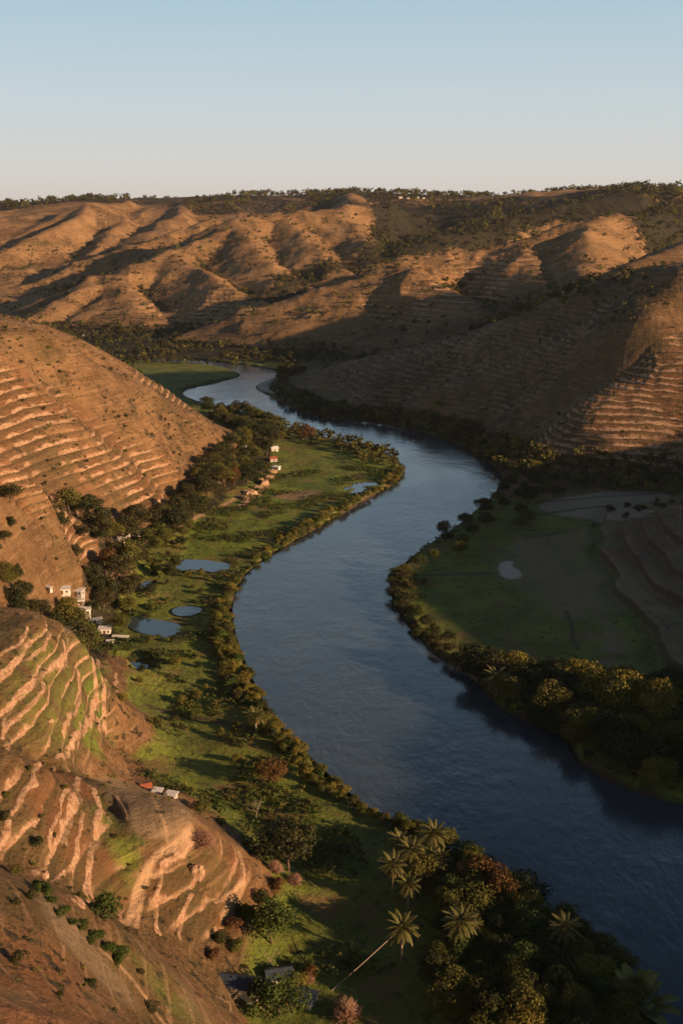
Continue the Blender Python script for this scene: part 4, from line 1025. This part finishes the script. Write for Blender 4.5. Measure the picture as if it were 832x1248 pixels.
def hut(px, py, w_, d_, h_, rz, wall, roof, label, gable=0.0, group=None, name='hut', chimney=False, z=None):
    p = hit(px, py); h_ *= .85 if name == 'hut' else 1
    r_ = empty(name, (p[0], p[1], p[2] - .45), math.radians(rz)); props(r_, label, 'hut' if name == 'hut' else 'house', group)
    bm = bmesh.new()
    if gable > 0:   # walls with gable ends
        v = [bm.verts.new(q) for q in ((-w_/2,-d_/2,-1),(w_/2,-d_/2,-1),(w_/2,d_/2,-1),(-w_/2,d_/2,-1),(-w_/2,-d_/2,h_),(w_/2,-d_/2,h_),(w_/2,d_/2,h_),(-w_/2,d_/2,h_),(-w_/2,0,h_+gable),(w_/2,0,h_+gable))]
        for f in ((3,2,1,0),(0,1,5,4),(2,3,7,6),(1,2,6,9,5),(3,0,4,8,7),(4,5,9,8),(9,6,7,8)): bm.faces.new([v[i] for i in f])
    else: box_bm(bm, -w_/2, w_/2, -d_/2, d_/2, -1, h_)
    child('wall', bm_mesh('wall', bm, wall, False), r_)
    bm = bmesh.new(); o_ = .35
    if gable > 0:
        for s in (-1, 1):
            e = d_/2 + o_; k = gable / (d_/2); ze = h_ - o_ * k
            a = [bm.verts.new(q) for q in ((-w_/2-o_, s*e, ze+.06),(w_/2+o_, s*e, ze+.06),(w_/2+o_, 0, h_+gable+.06),(-w_/2-o_, 0, h_+gable+.06))]
            b = [bm.verts.new(v.co + Vector((0, 0, .12))) for v in a]
            bm.faces.new(a); bm.faces.new(b)
            for i in range(4): bm.faces.new([a[i], a[(i+1)%4], b[(i+1)%4], b[i]])
    else:
        v = [bm.verts.new((x, y, z_ + (.25 if y > 0 else 0))) for z_ in (h_ + .03, h_ + .18) for (x, y) in ((-w_/2-o_, -d_/2-o_), (w_/2+o_, -d_/2-o_), (w_/2+o_, d_/2+o_), (-w_/2-o_, d_/2+o_))]
        for f in ((3,2,1,0),(4,5,6,7),(0,1,5,4),(1,2,6,5),(2,3,7,6),(3,0,4,7)): bm.faces.new([v[i] for i in f])
    rf = child('roof', bm_mesh('roof', bm, roof, False), r_)
    if chimney: child('chimney', box_me('chimney', WALLW, w_*.2, w_*.2+.5, -.25, .25, h_, h_+gable+.8), rf)
    # openings, set proud of the wall on the side towards the river and the camera side
    child('door', box_me('door', DOORM, -.45, .45, -d_/2-.06, -d_/2+.02, 0, min(2.0, h_*.85)), r_)
    for x in (-w_*.32, w_*.32): child('window', box_me('window', DARKW, x-.35, x+.35, -d_/2-.05, -d_/2+.02, h_*.42, h_*.78), r_)
    child('window', box_me('window', DARKW, w_/2-.02, w_/2+.05, -.35, .35, h_*.42, h_*.78), r_)
    return r_
hut(76,722,5.5,3.2,2.3,8,WALLW,ROOFW,'long low white hut behind the terraced nose, second from the left')
hut(57,716,5.0,.9,.9,-38,WALLW,ROOFW,'narrow pale lean-to at the left end of the white huts')
hut(95,724,4.2,3.2,2.4,-12,WALLG,ROOFW,'grey white hut between the long hut and the white cube')
hut(99,735,2.4,2.2,2.0,10,WALLW,ROOFW,'smallest white hut of the row')
hut(102,748,5.0,3.6,2.8,15,WALLW,ROOFW,'largest white hut, with trees behind it')
hut(115,757,5.4,1.6,1.3,25,WALLW,ROOFW,'long low white shed below the largest white hut')
hut(128,771,4.2,3.4,2.5,5,WALLW,ROOFW,'white hut nearest the ponds, beside the broken wall')
hut(134,784,2.2,1.8,1.2,5,WALLW,ROOFW,'tiny white shed in front of the hut nearest the ponds')
hut(147,777,5.6,.6,.9,-6,WALLW,ROOFW,'thin white wall-like shed pointing to the pond')
hut(149,661,3.6,3.0,2.6,10,WALLW,ROOFW,'white hut standing in the wood below the small terraces')
hut(166,652,3.4,2.6,2.2,-15,WALLW,ROOFW,'small white hut right of the one in the wood')
hut(152,652,4.6,1.6,1.4,0,WALLW,ROOFW,'low white shed just above the hut in the wood')
hut(296,548,5.5,3.6,2.3,5,WALLW,ROOFW,'white house with a flat roof at the tip of the terraced hill',name='house')
hut(334,549,4.6,3.6,2.3,20,WALLW,ROOFW,'white house under the tall trees, highest by the river bend',.9,name='house')
hut(333,562,4.2,3.6,2.3,15,WALLW,ROOFR,'white house with a rusty red roof above the cream bank',1.0,name='house')
hut(337,572,3.8,3.2,2.1,-20,WALLW,ROOFW,'white house lowest on the cream bank beside the meadow',name='house')
hut(178,960,2.3,1.7,1.1,20,WALLW,ROOFR,'left hut of the three behind the olive plateau field, reddish roof',.5)
hut(192,966,1.9,1.5,1.1,-10,WALLW,ROOFW,'middle hut of the three behind the olive plateau field')
hut(209,971,2.4,1.7,1.3,-20,WALLW,ROOFW,'right hut of the three behind the olive plateau field, brightest')
hut(292,1206,7.5,4.0,2.1,-12,WALLW,ROOFD,'farmhouse with dark blue metal roof and white gable at the bottom',1.1,name='farmhouse',chimney=False)
hut(340,1196,5.0,3.6,2.2,12,WALLW,ROOFD,'right wing of the farmhouse, dark roof and white end wall',1.0,name='farmhouse')
hut(370,1222,4.4,3.4,2.2,-25,WALLG,ROOFD,'small dark shed hidden right of the farmhouse trees',name='hut')
hut(104,410,7,5,3.2,10,WALLW,ROOFW,'tiny white house far off among the valley floor trees',name='house')
for i, (px, py) in enumerate([(488,241),(497,242),(508,241),(516,242)]):
    hut(px, py, [7, 5, 9, 5][i], 5, 3, [5, -10, 0, 20][i], WALLW, ROOFW, ['far left', 'second', 'longest', 'far right'][i] + ' white house of the four on the skyline plateau', name='house')
# leaning pole
b0 = Vector(hit(400, 1210)); b1 = Vector(hit(489, 1172)) + Vector((-.9, 0, 6.9))
bm = bmesh.new(); tube(bm, [b0 + Vector((0, 0, -.3)), b0.lerp(b1, .5) + Vector((0, 0, -.25)), b1], .12, .06, 8)
po = bpy.data.objects.new('leaning_pole', bm_mesh('leaning_pole', bm, PALE)); COL.objects.link(po); props(po, 'long thin pale pole leaning from the scrub up to the palm crown', 'pole')
# rocks: eroded blocks on the cream bank and the cliffs
def rock_mesh(seed):
    rs = np.random.default_rng(seed); bm = bmesh.new(); bmesh.ops.create_icosphere(bm, subdivisions=3, radius=1)
    for v in bm.verts:
        c = v.co; k = 1 + .35 * float(gnoise(c.x * 1.3 + seed, c.y * 1.3 + c.z, 7)) + .18 * float(gnoise(c.x * 3.1, c.y * 3.1 + c.z * 2 + seed, 9)); v.co = Vector((c.x * k, c.y * k * .8, round(c.z * k * 3.2) / 3.2 * .7 + c.z * .12))
    return bm_mesh('rock', bm, ROCKM, False)
RK = [rock_mesh(i) for i in range(3)]
for i, (px, py, s) in enumerate([(328,583,2.6),(322,590,3.0),(314,596,2.6),(306,603,3.2),(298,608,2.4),(332,576,2.4),(318,586,2.0),(300,614,1.8),(376,448+0,0)]):
    if s == 0: continue
    p = hit(px, py); o = bpy.data.objects.new('rock', RK[i % 3]); COL.objects.link(o); o.location = (p[0], p[1], p[2] + .1); o.scale = (s * 1.3, s, s * .9); o.rotation_euler.z = i * 1.3
    props(o, 'cream rock outcrop on the bank between the wood and the meadow', 'rock', 'cream rocks on the bank by the meadow')
for i, (px, py, s, lab) in enumerate([(240,1066,1.7,'tall orange rock stack standing in the middle of the cliff'),(62,880,.8,'cream rock face among the upper terraces'),(55,1068,1.0,'broken cream rock scar at the foot of the middle terraces'),(60,1085,0,'')]):
    if s == 0: continue
    p = hit(px, py); o = bpy.data.objects.new('rock', RK[(i + 1) % 3]); COL.objects.link(o); o.location = (p[0], p[1], p[2] + s * .2); o.scale = (s, s * .8, s * (1.5 if i == 0 else .8)); o.rotation_euler.z = i
    props(o, lab, 'rock')
print('built', round(time.time() - T0, 1))
HAZE = 0.00002
# ------------------------------------------------------------------ camera, light, sky
cam_d = bpy.data.cameras.new('camera'); cam = bpy.data.objects.new('camera', cam_d); COL.objects.link(cam)
cam.location = (0, 0, CAM_H); cam.rotation_euler = (math.radians(90) - PITCH, 0, 0)
cam_d.sensor_fit = 'HORIZONTAL'; cam_d.sensor_width = 36; cam_d.lens = 36 * FPX / 832
cam_d.clip_start = 1; cam_d.clip_end = 40000
scene.camera = cam
SUN_EL, SUN_DIR = math.radians(13.0), Vector((0.88, -0.475, 0))
sd = Vector((SUN_DIR.x, SUN_DIR.y, 0)).normalized() * math.cos(SUN_EL); sd.z = math.sin(SUN_EL)
sl = bpy.data.lights.new('sun', 'SUN'); so = bpy.data.objects.new('sun', sl); COL.objects.link(so)
so.rotation_euler = sd.to_track_quat('Z', 'Y').to_euler()
sl.energy = 5.0; sl.angle = math.radians(0.6); sl.color = (1.0, 0.625, 0.35)
w = bpy.data.worlds.new('World'); scene.world = w; w.use_nodes = True
nt = w.node_tree; nt.nodes.clear()
out = nt.nodes.new('ShaderNodeOutputWorld'); bg = nt.nodes.new('ShaderNodeBackground'); sk = nt.nodes.new('ShaderNodeTexSky')
sk.sky_type = 'NISHITA'; sk.sun_disc = False; sk.sun_elevation = SUN_EL
sk.sun_rotation = math.atan2(sd.x, sd.y)
sk.air_density = 1.0; sk.dust_density = 2.5; sk.ozone_density = 5.0; sk.altitude = 300
bg.inputs['Strength'].default_value = 0.1
tc = nt.nodes.new('ShaderNodeTexCoord'); sx = nt.nodes.new('ShaderNodeSeparateXYZ'); rp = nt.nodes.new('ShaderNodeValToRGB'); mx = nt.nodes.new('ShaderNodeMix'); mx.data_type = 'RGBA'
vm = nt.nodes.new('ShaderNodeVectorMath'); vm.operation = 'SCALE'; vm.inputs['Scale'].default_value = 10.0
nt.links.new(tc.outputs['Generated'], sx.inputs[0]); nt.links.new(sx.outputs['Z'], rp.inputs[0])
cr = rp.color_ramp
stops = [(0.0, (.455, .40, .355)), (.035, (.44, .42, .395)), (.09, (.37, .41, .42)), (.17, (.265, .36, .41)), (.40, (.125, .195, .255)), (.54, (.02, .035, .06)), (1.0, (.006, .012, .025))]
while len(cr.elements) < len(stops): cr.elements.new(.5)
for e, (p_, c_) in zip(cr.elements, stops): e.position = p_; e.color = (*c_, 1)
nt.links.new(rp.outputs[0], vm.inputs[0]); mx.inputs[0].default_value = .88
nt.links.new(sk.outputs[0], mx.inputs[6]); nt.links.new(vm.outputs[0], mx.inputs[7])
nt.links.new(mx.outputs[2], bg.inputs[0]); nt.links.new(bg.outputs[0], out.inputs[0])
hz = bmesh.new(); bmesh.ops.create_cube(hz, size=1); hm = bpy.data.meshes.new('haze'); hz.to_mesh(hm); hz.free()
ho = bpy.data.objects.new('haze', hm); COL.objects.link(ho); ho['kind'] = 'stuff'; ho['label'] = 'thin evening haze filling the valley air'
ho.scale = (17000, 8800, 300); ho.location = (0, 3500, 300 / 2 - 5); 
hv = bpy.data.materials.new('thin evening haze'); hv.use_nodes = True; hv.node_tree.nodes.clear()
vo = hv.node_tree.nodes.new('ShaderNodeOutputMaterial'); vp = hv.node_tree.nodes.new('ShaderNodeVolumePrincipled')
vp.inputs['Color'].default_value = (.80, .82, .88, 1); vp.inputs['Density'].default_value = HAZE; vp.inputs['Anisotropy'].default_value = 0.2
hv.node_tree.links.new(vp.outputs[0], vo.inputs['Volume']); hm.materials.append(hv)
scene.view_settings.view_transform = 'Standard'; scene.view_settings.look = 'None'
scene.view_settings.exposure = 0.75; scene.view_settings.gamma = 1; scene.view_settings.use_curve_mapping = False
scene.cycles.max_bounces = 4; scene.cycles.diffuse_bounces = 2; scene.cycles.glossy_bounces = 2; scene.cycles.transparent_max_bounces = 8
print('script total', round(time.time() - T0, 1), 'objects', len(bpy.data.objects))
